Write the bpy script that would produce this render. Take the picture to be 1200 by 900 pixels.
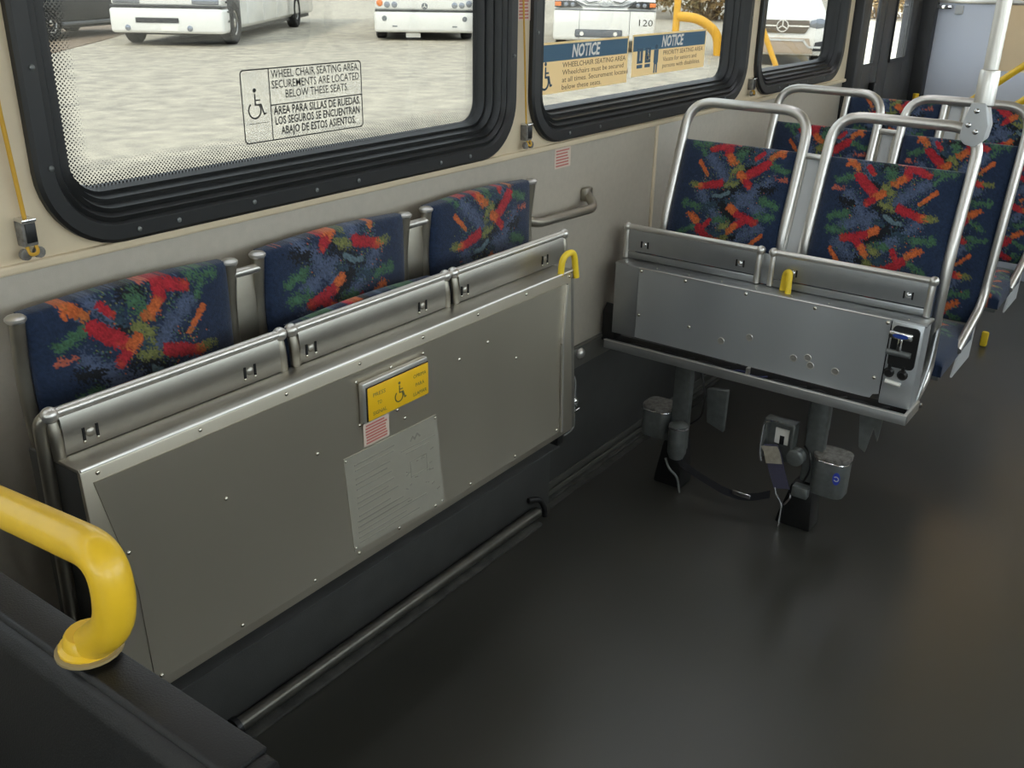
import bpy, bmesh, math, random
import numpy as np
from mathutils import Vector, Matrix

random.seed(7)
rng = np.random.default_rng(7)
scene = bpy.context.scene
for o in list(bpy.data.objects):
    bpy.data.objects.remove(o)
COL = scene.collection

# ------------------------------------------------------------ camera
# world: x runs along the bus, y towards the window wall, z up from the bus floor
yaw, pitch, roll = math.radians(35.573), math.radians(23.186), math.radians(1.0978)
fwd = Vector((math.cos(yaw)*math.cos(pitch), math.sin(yaw)*math.cos(pitch), -math.sin(pitch)))
rt = Vector((math.sin(yaw), -math.cos(yaw), 0.0))
upv = rt.cross(fwd)
r2 = rt*math.cos(roll) + upv*math.sin(roll)
u2 = -rt*math.sin(roll) + upv*math.cos(roll)
cam_d = bpy.data.cameras.new('camera')
cam = bpy.data.objects.new('camera', cam_d)
COL.objects.link(cam)
cam_d.sensor_width = 36.0
cam_d.lens = 1140.87*36.0/1200.0
cam_d.clip_start = 0.02
cam_d.clip_end = 500
mw = Matrix((r2, u2, -fwd)).transposed().to_4x4()
mw.translation = Vector((0, 0, 1.55))
cam.matrix_world = mw
scene.camera = cam

# ------------------------------------------------------------ world, sun, exposure
world = bpy.data.worlds.new('world')
scene.world = world
world.use_nodes = True
wn = world.node_tree
bg = wn.nodes['Background']
bg.inputs[0].default_value = (0.86, 0.93, 1.0, 1)
bg.inputs[1].default_value = 3.6
sun_d = bpy.data.lights.new('sun', 'SUN')
sun_d.energy = 4.0
sun_d.angle = math.radians(6)
sun_d.color = (1.0, 0.9, 0.74)
sun = bpy.data.objects.new('sun', sun_d)
COL.objects.link(sun)
sun.rotation_euler = Vector((-1.0, -0.12, 1.15)).to_track_quat('Z', 'Y').to_euler()
vs = scene.view_settings
vs.view_transform = 'Standard'
vs.look = 'None'
vs.exposure = 0.52
vs.gamma = 1.0
vs.use_curve_mapping = False

# ------------------------------------------------------------ helpers: materials
def lin(c):
    return tuple(((v/255)/12.92 if v/255 <= .04045 else ((v/255+.055)/1.055)**2.4) for v in c)

MATS = {}
def mat(name, rgb, rough=.5, metal=0.0, var=0.0, vscale=8.0, bump=0.0, bscale=200.0, stretch=None,
        rvar=0.0, spec=.5, coat=0.0, sheen=0.0, rgb2=None, detail=3.0):
    """procedural principled material; rgb is sRGB 0-255"""
    if name in MATS:
        return MATS[name]
    m = bpy.data.materials.new(name)
    m.use_nodes = True
    nt = m.node_tree
    b = nt.nodes['Principled BSDF']
    c = lin(rgb)
    b.inputs['Base Color'].default_value = (*c, 1)
    b.inputs['Roughness'].default_value = rough
    b.inputs['Metallic'].default_value = metal
    b.inputs['Specular IOR Level'].default_value = spec
    if coat: b.inputs['Coat Weight'].default_value = coat
    if sheen: b.inputs['Sheen Weight'].default_value = sheen
    need = var or bump or rvar or rgb2
    if need:
        tc = nt.nodes.new('ShaderNodeTexCoord')
        src = tc.outputs['Object']
        if stretch:
            mp = nt.nodes.new('ShaderNodeMapping')
            mp.inputs['Scale'].default_value = stretch
            nt.links.new(src, mp.inputs[0]); src = mp.outputs[0]
        n = nt.nodes.new('ShaderNodeTexNoise')
        n.inputs['Scale'].default_value = vscale
        n.inputs['Detail'].default_value = detail
        nt.links.new(src, n.inputs['Vector'])
        if var or rgb2:
            mx = nt.nodes.new('ShaderNodeMix'); mx.data_type = 'RGBA'
            ramp = nt.nodes.new('ShaderNodeMapRange')
            ramp.inputs[1].default_value = .3 if detail > 2 else 0; ramp.inputs[2].default_value = .7 if detail > 2 else 1
            nt.links.new(n.outputs['Fac'], ramp.inputs[0])
            nt.links.new(ramp.outputs[0], mx.inputs[0])
            c2 = lin(rgb2) if rgb2 else tuple(v*(1-var) for v in c)
            mx.inputs[6].default_value = (*c, 1); mx.inputs[7].default_value = (*c2, 1)
            nt.links.new(mx.outputs[2], b.inputs['Base Color'])
        if rvar:
            mr = nt.nodes.new('ShaderNodeMapRange')
            mr.inputs[1].default_value = 0; mr.inputs[2].default_value = 1
            mr.inputs[3].default_value = max(0, rough-rvar); mr.inputs[4].default_value = min(1, rough+rvar)
            nt.links.new(n.outputs['Fac'], mr.inputs[0]); nt.links.new(mr.outputs[0], b.inputs['Roughness'])
        if bump:
            n2 = nt.nodes.new('ShaderNodeTexNoise')
            n2.inputs['Scale'].default_value = bscale; n2.inputs['Detail'].default_value = 3
            nt.links.new(tc.outputs['Object'], n2.inputs['Vector'])
            bp = nt.nodes.new('ShaderNodeBump')
            bp.inputs['Strength'].default_value = min(1, bump); bp.inputs['Distance'].default_value = .002*max(1, bump)
            nt.links.new(n2.outputs['Fac'], bp.inputs['Height'])
            nt.links.new(bp.outputs[0], b.inputs['Normal'])
    MATS[name] = m
    return m

def glass_mat(name, tint=(.93, .95, .94), refl=.06):
    if name in MATS: return MATS[name]
    m = bpy.data.materials.new(name); m.use_nodes = True
    nt = m.node_tree; nt.nodes.clear()
    out = nt.nodes.new('ShaderNodeOutputMaterial')
    tr = nt.nodes.new('ShaderNodeBsdfTransparent'); tr.inputs[0].default_value = (*tint, 1)
    gl = nt.nodes.new('ShaderNodeBsdfGlossy'); gl.inputs['Roughness'].default_value = .02
    lw = nt.nodes.new('ShaderNodeLayerWeight'); lw.inputs[0].default_value = .5
    pw = nt.nodes.new('ShaderNodeMath'); pw.operation = 'POWER'; pw.inputs[1].default_value = 5.0
    nt.links.new(lw.outputs['Facing'], pw.inputs[0])
    fr = nt.nodes.new('ShaderNodeMath'); fr.operation = 'MULTIPLY_ADD'; fr.inputs[1].default_value = .5; fr.inputs[2].default_value = refl*.5
    nt.links.new(pw.outputs[0], fr.inputs[0])
    mx = nt.nodes.new('ShaderNodeMixShader')
    nt.links.new(fr.outputs[0], mx.inputs[0]); nt.links.new(tr.outputs[0], mx.inputs[1]); nt.links.new(gl.outputs[0], mx.inputs[2])
    nt.links.new(mx.outputs[0], out.inputs[0])
    MATS[name] = m
    return m

def film_mat(name, rgb, cover):
    if name in MATS: return MATS[name]
    m = bpy.data.materials.new(name); m.use_nodes = True
    nt = m.node_tree; nt.nodes.clear()
    out = nt.nodes.new('ShaderNodeOutputMaterial')
    tr = nt.nodes.new('ShaderNodeBsdfTransparent')
    tl = nt.nodes.new('ShaderNodeBsdfTranslucent'); tl.inputs[0].default_value = (*lin(rgb), 1)
    df = nt.nodes.new('ShaderNodeBsdfDiffuse'); df.inputs[0].default_value = (*lin(rgb), 1)
    m1 = nt.nodes.new('ShaderNodeMixShader'); m1.inputs[0].default_value = .5
    nt.links.new(tl.outputs[0], m1.inputs[1]); nt.links.new(df.outputs[0], m1.inputs[2])
    mx = nt.nodes.new('ShaderNodeMixShader'); mx.inputs[0].default_value = cover
    nt.links.new(tr.outputs[0], mx.inputs[1]); nt.links.new(m1.outputs[0], mx.inputs[2])
    nt.links.new(mx.outputs[0], out.inputs[0])
    MATS[name] = m
    return m

def emit_mat(name, rgb, strength):
    m = bpy.data.materials.new(name); m.use_nodes = True
    b = m.node_tree.nodes['Principled BSDF']
    b.inputs['Base Color'].default_value = (*lin(rgb), 1)
    b.inputs['Emission Color'].default_value = (*lin(rgb), 1)
    b.inputs['Emission Strength'].default_value = strength
    return m

# ------------------------------------------------------------ helpers: shapes
def new_bm(): return bmesh.new()

def bm_box(lo, hi, bev=0.0, seg=2, bm=None):
    b2 = bmesh.new()
    bmesh.ops.create_cube(b2, size=1.0)
    for v in b2.verts:
        v.co = Vector([lo[i] + (v.co[i]+.5)*(hi[i]-lo[i]) for i in range(3)])
    if bev > 0:
        bmesh.ops.bevel(b2, geom=list(b2.edges), offset=bev, segments=seg, affect='EDGES', profile=.5)
    return join(bm, b2)

def join(bm, b2):
    if bm is None: return b2
    vm = {}
    for v in b2.verts: vm[v] = bm.verts.new(v.co)
    for f in b2.faces:
        try: bm.faces.new([vm[v] for v in f.verts])
        except ValueError: pass
    b2.free()
    return bm

def fillet(pts, r, n=6):
    """round the corners of a polyline"""
    P = [Vector(p) for p in pts]
    out = [P[0]]
    for i in range(1, len(P)-1):
        a, b, c = P[i-1], P[i], P[i+1]
        rr = r[i-1] if isinstance(r, (list, tuple)) else r
        d1 = (a-b); d2 = (c-b)
        l = min(rr, d1.length*.49, d2.length*.49)
        p0 = b + d1.normalized()*l; p1 = b + d2.normalized()*l
        for k in range(n+1):
            t = k/n
            out.append(p0*(1-t)**2 + b*2*t*(1-t) + p1*t*t)
    out.append(P[-1])
    return out

def bm_tube(pts, r, n=14, bm=None, caps=True, rs=None):
    P = [Vector(p) for p in pts]
    if bm is None: bm = bmesh.new()
    rings = []
    t0 = (P[1]-P[0]).normalized()
    ref = Vector((0, 0, 1)) if abs(t0.z) < .9 else Vector((1, 0, 0))
    nrm = t0.cross(ref).normalized()
    for i, p in enumerate(P):
        if i == 0: t = (P[1]-P[0])
        elif i == len(P)-1: t = (P[-1]-P[-2])
        else: t = (P[i+1]-P[i]).normalized() + (P[i]-P[i-1]).normalized()
        t = t.normalized()
        nrm = (nrm - t*nrm.dot(t)).normalized()
        bi = t.cross(nrm)
        rad = rs[i] if rs else r
        rings.append([bm.verts.new(p + (nrm*math.cos(a)+bi*math.sin(a))*rad) for a in [2*math.pi*k/n for k in range(n)]])
    for a, b in zip(rings, rings[1:]):
        for k in range(n):
            bm.faces.new((a[k], a[(k+1) % n], b[(k+1) % n], b[k]))
    if caps:
        bm.faces.new(rings[0][::-1]); bm.faces.new(rings[-1])
    return bm

def bm_ball(c, r, bm=None, sx=1, sy=1, sz=1, seg=14):
    b2 = bmesh.new()
    bmesh.ops.create_uvsphere(b2, u_segments=seg, v_segments=max(6, seg//2+1), radius=r)
    for v in b2.verts: v.co = Vector((v.co.x*sx+c[0], v.co.y*sy+c[1], v.co.z*sz+c[2]))
    return join(bm, b2)

def bm_lathe(profile, origin, axis, n=24, bm=None):
    """profile: list of (radius, distance along axis)"""
    if bm is None: bm = bmesh.new()
    ax = Vector(axis).normalized()
    ref = Vector((0, 0, 1)) if abs(ax.z) < .9 else Vector((1, 0, 0))
    e1 = ax.cross(ref).normalized(); e2 = ax.cross(e1)
    O = Vector(origin); rings = []
    for (r, h) in profile:
        rings.append([bm.verts.new(O + ax*h + (e1*math.cos(a)+e2*math.sin(a))*max(r, 1e-5)) for a in [2*math.pi*k/n for k in range(n)]])
    for a, b in zip(rings, rings[1:]):
        for k in range(n): bm.faces.new((a[k], a[(k+1) % n], b[(k+1) % n], b[k]))
    bm.faces.new(rings[0][::-1]); bm.faces.new(rings[-1])
    return bm

def bm_prism(poly, origin, e1, e2, e3, depth, bm=None, bev=0):
    """flat polygon (a,b) in plane e1,e2, extruded along e3"""
    b2 = bmesh.new()
    O = Vector(origin); e1 = Vector(e1); e2 = Vector(e2); e3 = Vector(e3)
    A = [b2.verts.new(O + e1*p[0] + e2*p[1]) for p in poly]
    B = [b2.verts.new(O + e1*p[0] + e2*p[1] + e3*depth) for p in poly]
    n = len(poly)
    b2.faces.new(A[::-1]); b2.faces.new(B)
    for k in range(n): b2.faces.new((A[k], A[(k+1) % n], B[(k+1) % n], B[k]))
    bmesh.ops.recalc_face_normals(b2, faces=list(b2.faces))
    if bev: bmesh.ops.bevel(b2, geom=list(b2.edges), offset=bev, segments=2, affect='EDGES', profile=.5)
    return join(bm, b2)

def rrect(x0, z0, x1, z1, r, n=8):
    """rounded rectangle outline, counter-clockwise"""
    pts = []
    for (cx, cz, a0) in ((x1-r, z0+r, -90), (x1-r, z1-r, 0), (x0+r, z1-r, 90), (x0+r, z0+r, 180)):
        for k in range(n+1):
            a = math.radians(a0 + 90*k/n)
            pts.append((cx+r*math.cos(a), cz+r*math.sin(a)))
    return pts

def bm_strokes(lines, O, e1, e2, e3, depth=.0008, bm=None):
    """flat drawn lines: each (points, width) in plane coords, given a little thickness"""
    if bm is None: bm = bmesh.new()
    for pts, w in lines:
        for (a, b) in zip(pts, pts[1:]):
            dx, dy = b[0]-a[0], b[1]-a[1]
            l = math.hypot(dx, dy) or 1e-6
            nx, ny = -dy/l*w/2, dx/l*w/2
            ex, ey = dx/l*w*.25, dy/l*w*.25
            bm_prism([(a[0]+nx-ex, a[1]+ny-ey), (a[0]-nx-ex, a[1]-ny-ey), (b[0]-nx+ex, b[1]-ny+ey), (b[0]+nx+ex, b[1]+ny+ey)], O, e1, e2, e3, depth, bm)
    return bm

def arc(cx, cy, r, a0, a1, n=16):
    return [(cx+r*math.cos(math.radians(a0+(a1-a0)*k/n)), cy+r*math.sin(math.radians(a0+(a1-a0)*k/n))) for k in range(n+1)]

def wheelchair_lines(cx, cy, s, w):
    """access symbol, s = overall height"""
    q = lambda x, y: (cx+x*s, cy+y*s)
    L = [([q(-.02, .30), q(-.02, -.02), q(.20, -.02), q(.30, -.32), q(.38, -.30)], w),
         ([q(-.02, .12), q(.17, .12)], w*.8),
         ([q(a, b) for a, b in [(x, y) for x, y in arc(-.06, -.18, .24, 130, 395, 18)]], w)]
    head = [q(a, b) for a, b in arc(-.02, .42, .065, 0, 360, 12)[:-1]]
    return L, head

# ------------------------------------------------------------ helpers: objects
def finish(me, smooth=True, ang=38):
    if smooth:
        me.shade_smooth()
        try: me.set_sharp_from_angle(angle=math.radians(ang))
        except Exception: pass

def obj(name, bm, m, parent=None, smooth=True, label=None, local=False, kind=None, loc=None):
    if isinstance(bm, bpy.types.Mesh):
        me = bm
    else:
        me = bpy.data.meshes.new(name)
        bmesh.ops.recalc_face_normals(bm, faces=list(bm.faces))
        bm.to_mesh(me); bm.free()
        finish(me, smooth)
        me.materials.append(m)
    o = bpy.data.objects.new(name, me)
    COL.objects.link(o)
    if loc is not None: o.location = loc
    if parent is not None:
        o.parent = parent
        if not local:
            o.matrix_parent_inverse = world_of(parent).inverted()
    if label: o['label'] = label
    if kind: o['kind'] = kind
    return o

def world_of(o):
    m = Matrix.LocRotScale(o.location, o.rotation_euler, o.scale)
    if o.parent: m = world_of(o.parent) @ o.matrix_parent_inverse @ m
    return m

def tag(o, label, cat=None, group=None, kind=None):
    o['label'] = label
    if cat: o['category'] = cat
    if group: o['group'] = group
    if kind: o['kind'] = kind
    return o

def thing(name, label, cat, loc=(0, 0, 0), rz=0.0, group=None, kind=None):
    o = bpy.data.objects.new(name, None)
    o.empty_display_size = .1
    COL.objects.link(o)
    o.location = loc; o.rotation_euler = (0, 0, rz)
    return tag(o, label, cat, group, kind)

_font = {}
def text_bm(s, O, e1, e2, e3, w=None, h=.01, align='L', depth=.0006, bm=None, shear=0.0, bold=0.0):
    """lettering as flat geometry: cap height h, fitted to width w, placed at O in plane e1,e2"""
    cu = bpy.data.curves.new('lettering', 'FONT')
    cu.body = s; cu.size = 1.0; cu.shear = shear; cu.offset = bold; cu.resolution_u = 2
    tmp = bpy.data.objects.new('lettering_tmp', cu)
    COL.objects.link(tmp)
    dg = bpy.context.evaluated_depsgraph_get()
    me = bpy.data.meshes.new_from_object(tmp.evaluated_get(dg))
    b2 = bmesh.new(); b2.from_mesh(me)
    bpy.data.objects.remove(tmp); bpy.data.curves.remove(cu); bpy.data.meshes.remove(me)
    if not b2.verts: return bm
    xs = [v.co.x for v in b2.verts]
    x0, x1 = min(xs), max(xs)
    sy = h/.69
    sx = (w/(x1-x0)) if w else sy*.82
    W = (x1-x0)*sx
    off = {'L': 0, 'C': -W/2, 'R': -W}[align]
    O = Vector(O); e1 = Vector(e1); e2 = Vector(e2); e3 = Vector(e3)
    for v in b2.verts:
        v.co = O + e1*((v.co.x-x0)*sx+off) + e2*(v.co.y*sy)
    return join(bm, b2)

X, Y, Z = Vector((1, 0, 0)), Vector((0, 1, 0)), Vector((0, 0, 1))

# ------------------------------------------------------------ helpers: seat fabric
def hash2(ix, iy, seed):
    h = (ix.astype(np.int64)*374761393 + iy.astype(np.int64)*668265263 + seed*974711) & 0x7fffffff
    h = ((h ^ (h >> 13))*1274126177) & 0x7fffffff
    return ((h ^ (h >> 16)) & 0xffff)/65535.0

def vnoise(x, y, seed=0):
    ix = np.floor(x); iy = np.floor(y); fx = x-ix; fy = y-iy
    fx = fx*fx*(3-2*fx); fy = fy*fy*(3-2*fy)
    a = hash2(ix, iy, seed); b = hash2(ix+1, iy, seed); c = hash2(ix, iy+1, seed); d = hash2(ix+1, iy+1, seed)
    return (a*(1-fx)+b*fx)*(1-fy) + (c*(1-fx)+d*fx)*fy

FC = dict(navy=(30, 44, 68), red=(158, 34, 44), orange=(182, 92, 46), green=(64, 98, 72), slate=(72, 84, 108),
          dark=(19, 22, 28), lime=(112, 116, 66), pale=(86, 106, 114), pink=(170, 90, 70), teal=(42, 62, 74))
# strokes woven into the cloth: kind, (x, y) start, (x, y) end, width, raggedness; tile units as drawn on one backrest
STROKES = [
 ('slate', (330, 390), (460, 560), 80, .9), ('slate', (300, 570), (500, 510), 70, .9), ('slate', (620, 430), (800, 330), 66, .8),
 ('slate', (540, 690), (740, 560), 76, .9), ('slate', (270, 670), (410, 800), 80, .9), ('slate', (430, 210), (480, 300), 60, 1.),
 ('teal', (520, 560), (700, 640), 70, 1.2), ('teal', (480, 260), (560, 420), 70, 1.3), ('teal', (420, 760), (640, 800), 60, 1.2),
 ('dark', (560, 230), (620, 245), 56, .9), ('dark', (450, 650), (570, 590), 58, .8), ('dark', (300, 430), (350, 450), 60, 1.2),
 ('dark', (520, 460), (620, 560), 70, 1.3), ('dark', (480, 330), (520, 350), 40, 1.2), ('dark', (390, 760), (450, 780), 40, 1.2),
 ('green', (265, 305), (385, 285), 42, .8), ('green', (590, 260), (610, 310), 62, 1.2), ('green', (225, 515), (325, 498), 48, .7),
 ('green', (210, 585), (300, 600), 46, 1.2), ('green', (690, 770), (765, 825), 38, .8), ('green', (710, 640), (825, 640), 44, 1.2),
 ('green', (850, 262), (935, 268), 44, 1.2), ('green', (840, 320), (870, 300), 30, 1.3), ('green', (490, 680), (560, 690), 40, 1.2),
 ('lime', (560, 350), (595, 392), 50, .9), ('lime', (470, 705), (500, 720), 50, .9), ('lime', (440, 780), (470, 800), 40, 1.1),
 ('lime', (540, 450), (600, 470), 36, 1.3), ('pink', (640, 215), (690, 214), 22, .5), ('pink', (240, 350), (300, 360), 26, 1.5),
 ('pale', (560, 512), (600, 545), 28, .4), ('pale', (600, 545), (650, 552), 24, .4),
 ('red', (460, 235), (488, 275), 34, .4), ('red', (405, 290), (490, 385), 64, .35), ('orange', (545, 385), (480, 420), 44, .4),
 ('red', (480, 420), (448, 440), 42, .4), ('red', (705, 235), (680, 290), 58, .35), ('red', (715, 240), (805, 280), 46, .5),
 ('orange', (665, 300), (615, 330), 46, .5), ('orange', (345, 195), (390, 240), 50, .6), ('orange', (330, 215), (345, 195), 30, .8),
 ('orange', (850, 375), (755, 442), 26, .35), ('red', (640, 470), (765, 518), 52, .35), ('orange', (775, 515), (800, 522), 40, .7),
 ('lime', (805, 518), (840, 520), 40, 1.2), ('orange', (505, 590), (440, 620), 46, .4), ('red', (440, 620), (300, 640), 46, .45),
 ('red', (370, 640), (415, 690), 54, .4), ('orange', (415, 690), (435, 730), 46, .4), ('orange', (222, 702), (262, 772), 28, .4),
 ('orange', (755, 700), (680, 732), 46, .6), ('red', (600, 705), (612, 735), 40, .4), ('red', (650, 765), (550, 815), 54, .4),
 ('orange', (520, 815), (480, 805), 40, .4)]
_B = np.array([[825., -160.], [95., 600.]])
_Bi = np.linalg.inv(_B)

def fabric_color(s, t, mirror=False, off=0.0, seed=0):
    """s,t in metres across / down a 0.385 m wide backrest"""
    if mirror: s = .385 - s
    t = np.mod(t+off, .31)
    uv = np.stack([s/.385, t/.30])
    px = _B @ uv.reshape(2, -1)
    gx = px[0] + 215.; gy = px[1] + 165.
    n1 = vnoise(gx/22, gy/22, 3+seed)-.5; n2 = vnoise(gx/7, gy/7, 5+seed)-.5; n3 = rng.random(gx.shape)-.5
    col = np.tile(np.array(lin(FC['navy'])), (gx.size, 1))
    col *= (1+.5*n2+.25*n3)[:, None]
    # loose flecks of colour scattered between the strokes
    mid = np.clip(1.25-np.abs(uv.reshape(2, -1)[0]-.5)*2.6, 0, 1)
    fl = rng.random(gx.shape)
    for kind, lo_, hi_ in (('green', 0, .07), ('lime', .07, .10), ('slate', .10, .20), ('dark', .20, .32), ('orange', .32, .335)):
        mk = (fl*1.0 > lo_) & (fl < hi_) & (mid*(.6+n1*1.6) > .45)
        col[mk] = np.array(lin(FC[kind]))
    for kind, a, b, w, rag in STROKES:
        a = np.array(a, float); b = np.array(b, float); d = b-a; L2 = d@d+1e-6
        tt = np.clip(((gx-a[0])*d[0]+(gy-a[1])*d[1])/L2, 0, 1)
        dist = np.hypot(gx-(a[0]+tt*d[0]), gy-(a[1]+tt*d[1]))
        q = dist/(w*.50) + rag*(n1*1.0+n2*1.1+n3*1.15)
        mask = q < .95
        c = np.array(lin(FC[kind]))
        if kind in ('red', 'orange'):
            c2 = np.array(lin(FC['orange' if kind == 'red' else 'lime']))
            f = np.clip((tt[mask]-.75)*.8 + n1[mask]*.3, 0, .35 if kind == 'red' else .5)[:, None]
            cc = c*(1-f)+c2*f
        else: cc = c[None, :]
        col[mask] = cc*(1+.7*n2[mask]+.5*n3[mask])[:, None]
    return np.clip(col, 0, 1)

def fabric_material():
    m = bpy.data.materials.new('patterned_moquette'); m.use_nodes = True
    nt = m.node_tree; b = nt.nodes['Principled BSDF']
    at = nt.nodes.new('ShaderNodeAttribute'); at.attribute_name = 'weave'
    tc = nt.nodes.new('ShaderNodeTexCoord')
    n = nt.nodes.new('ShaderNodeTexNoise'); n.inputs['Scale'].default_value = 700; n.inputs['Detail'].default_value = 2
    nt.links.new(tc.outputs['Object'], n.inputs['Vector'])
    bp = nt.nodes.new('ShaderNodeBump'); bp.inputs['Strength'].default_value = .5; bp.inputs['Distance'].default_value = .002
    nt.links.new(n.outputs['Fac'], bp.inputs['Height']); nt.links.new(bp.outputs[0], b.inputs['Normal'])
    nt.links.new(at.outputs['Color'], b.inputs['Base Color'])
    b.inputs['Roughness'].default_value = .9
    b.inputs['Sheen Weight'].default_value = .25
    b.inputs['Specular IOR Level'].default_value = .2
    return m
FABRIC = fabric_material()

def cushion_mesh(name, TL, U, V, w, h, thick, bulge=.012, nu=120, crown=0.0, mirror=False, off=0.0, sway=0.0, s0=0.0, curve=0.0):
    """upholstered pad: TL corner of its front face, U across, V down; normal V x U faces the sitter"""
    TL = Vector(TL); U = Vector(U).normalized(); V = Vector(V).normalized(); N = V.cross(U).normalized()
    nv = max(8, int(nu*h/w))
    us = np.linspace(0, 1, nu+1); vv = np.linspace(0, 1, nv+1)
    uu, vm = np.meshgrid(us, vv)
    ex = 1-np.abs(2*uu-1)**10; ey = 1-np.abs(2*vm-1)**10
    round_ = np.sqrt(np.clip(ex, 0, 1)*np.clip(ey, 0, 1))
    dep = bulge*np.sin(np.pi*uu)**.7*np.sin(np.pi*np.clip(vm, .02, .98))**.5 + thick*.35*(round_-1)
    dep = dep + curve*(np.sin(np.pi*vm)-.5)
    lift = crown*np.sin(np.pi*uu)*(1-vm)
    P = (np.array(TL)[None, None, :] + (uu*w)[..., None]*np.array(U) + (vm*h - lift)[..., None]*np.array(V) + dep[..., None]*np.array(N))
    front = P.reshape(-1, 3)
    nfr = len(front)
    idx = np.arange(nfr).reshape(nv+1, nu+1)
    faces = np.stack([idx[:-1, :-1], idx[1:, :-1], idx[1:, 1:], idx[:-1, 1:]], -1).reshape(-1, 4).tolist()
    rim = list(idx[0, :]) + list(idx[1:, -1]) + list(idx[-1, -2::-1]) + list(idx[-2:0:-1, 0])
    back = front[rim] - np.array(N)*(thick*.65)
    verts = np.vstack([front, back])
    nb = len(rim)
    for k in range(nb):
        k2 = (k+1) % nb
        faces.append([rim[k], rim[k2], nfr+k2, nfr+k])
    faces.append([nfr+k for k in range(nb)])
    me = bpy.data.meshes.new(name)
    me.from_pydata(verts.tolist(), [], faces)
    col = fabric_color((uu*w+s0).ravel(), (vm*h).ravel(), mirror, off)
    full = np.ones((len(verts), 4), np.float32)
    full[:nfr, :3] = col
    full[nfr:, :3] = col[rim]
    at = me.color_attributes.new('weave', 'FLOAT_COLOR', 'POINT')
    at.data.foreach_set('color', full.ravel())
    me.materials.append(FABRIC)
    finish(me, True, 60)
    return me
# ------------------------------------------------------------ materials
M_cream = mat('cream_laminate', (214, 198, 168), .45, var=.05, vscale=30, bump=.1, bscale=400)
M_wgrey = mat('grey_laminate', (178, 170, 155), .42, var=.07, vscale=60, bump=.12, bscale=500)
M_track = mat('grey_track', (120, 118, 112), .4, metal=.6, var=.1)
M_blackp = mat('black_kick_panel', (66, 66, 64), .5, var=.2, vscale=14, bump=.2, bscale=300)
M_rubber = mat('black_rubber', (30, 31, 31), .42, var=.2, vscale=30)
M_steel = mat('brushed_stainless', (214, 206, 187), .35, metal=.84, var=.35, vscale=3.0, rvar=.06, stretch=(1, 1, .45), detail=1.0)
M_steel2 = mat('brushed_stainless_blue_lit', (244, 248, 250), .33, metal=.66, var=.6, vscale=3.2, rvar=.04, stretch=(1, 1, .2), detail=1.0)  # pale bluish base with upright streaks stands in for reflected light
M_sat = mat('satin_metal', (172, 168, 158), .36, metal=.95, var=.08, vscale=20)
M_sat2 = mat('cool_lit_satin_metal', (168, 170, 170), .36, metal=.85, var=.08, vscale=20)  # same metal as the bench, cooler light on this seat put into the colour
M_tube = mat('satin_tube', (216, 213, 206), .34, metal=.86, var=.06, vscale=25)
M_tubed = mat('worn_tube', (168, 162, 148), .36, metal=.9, var=.12, vscale=25)
M_spacer = mat('pale_spacer', (190, 192, 192), .5, var=.05)
M_rivet = mat('rivet_metal', (225, 220, 205), .22, metal=1.0)
M_chrome = mat('chrome', (225, 225, 225), .12, metal=1.0)
M_yellow = mat('yellow_powdercoat', (236, 192, 44), .38, var=.08, vscale=40, coat=.2)
M_yellowp = mat('yellow_plastic', (240, 206, 50), .45)
M_cord = mat('yellow_cord', (196, 152, 44), .6)
M_black = mat('black_plastic', (22, 22, 22), .42, var=.25, vscale=50)
M_blackcap = mat('black_moulding', (15, 15, 15), .46, var=.2, vscale=90, bump=.25, bscale=500)
M_dark = mat('dark_cavity', (14, 14, 15), .7)
M_slot = mat('slot_black', (10, 10, 10), .8)
M_cast = mat('cast_grey', (120, 124, 122), .45, metal=.5, var=.25, vscale=50, bump=.2)
M_cover = mat('worn_cover', (132, 130, 124), .6, metal=.2, rgb2=(92, 88, 82), vscale=90)
M_glass = glass_mat('window_glass')
M_tint = glass_mat('tinted_window_glass', (.53, .54, .53))
M_ink = mat('black_ink', (24, 24, 24), .6)
M_white = mat('white_print', (240, 238, 230), .5)
M_notice = film_mat('cream_print', (254, 236, 196), 1.0)
M_blueband = film_mat('blue_band', (118, 146, 166), 1.0)
M_blueink = mat('blue_ink', (70, 98, 120), .6)
M_brown = mat('brown_ink', (112, 84, 54), .6)
M_pinklabel = mat('pink_label', (214, 196, 180), .55)
M_redink = mat('red_ink', (190, 110, 100), .6)
M_pad = mat('yellow_pad', (244, 194, 30), .4)
M_padink = mat('grey_ink', (110, 104, 70), .6)
M_placard = mat('placard_metal', (196, 192, 176), .4, metal=.55, var=.06, vscale=30)
M_placink = mat('placard_ink', (150, 145, 130), .6)

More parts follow.
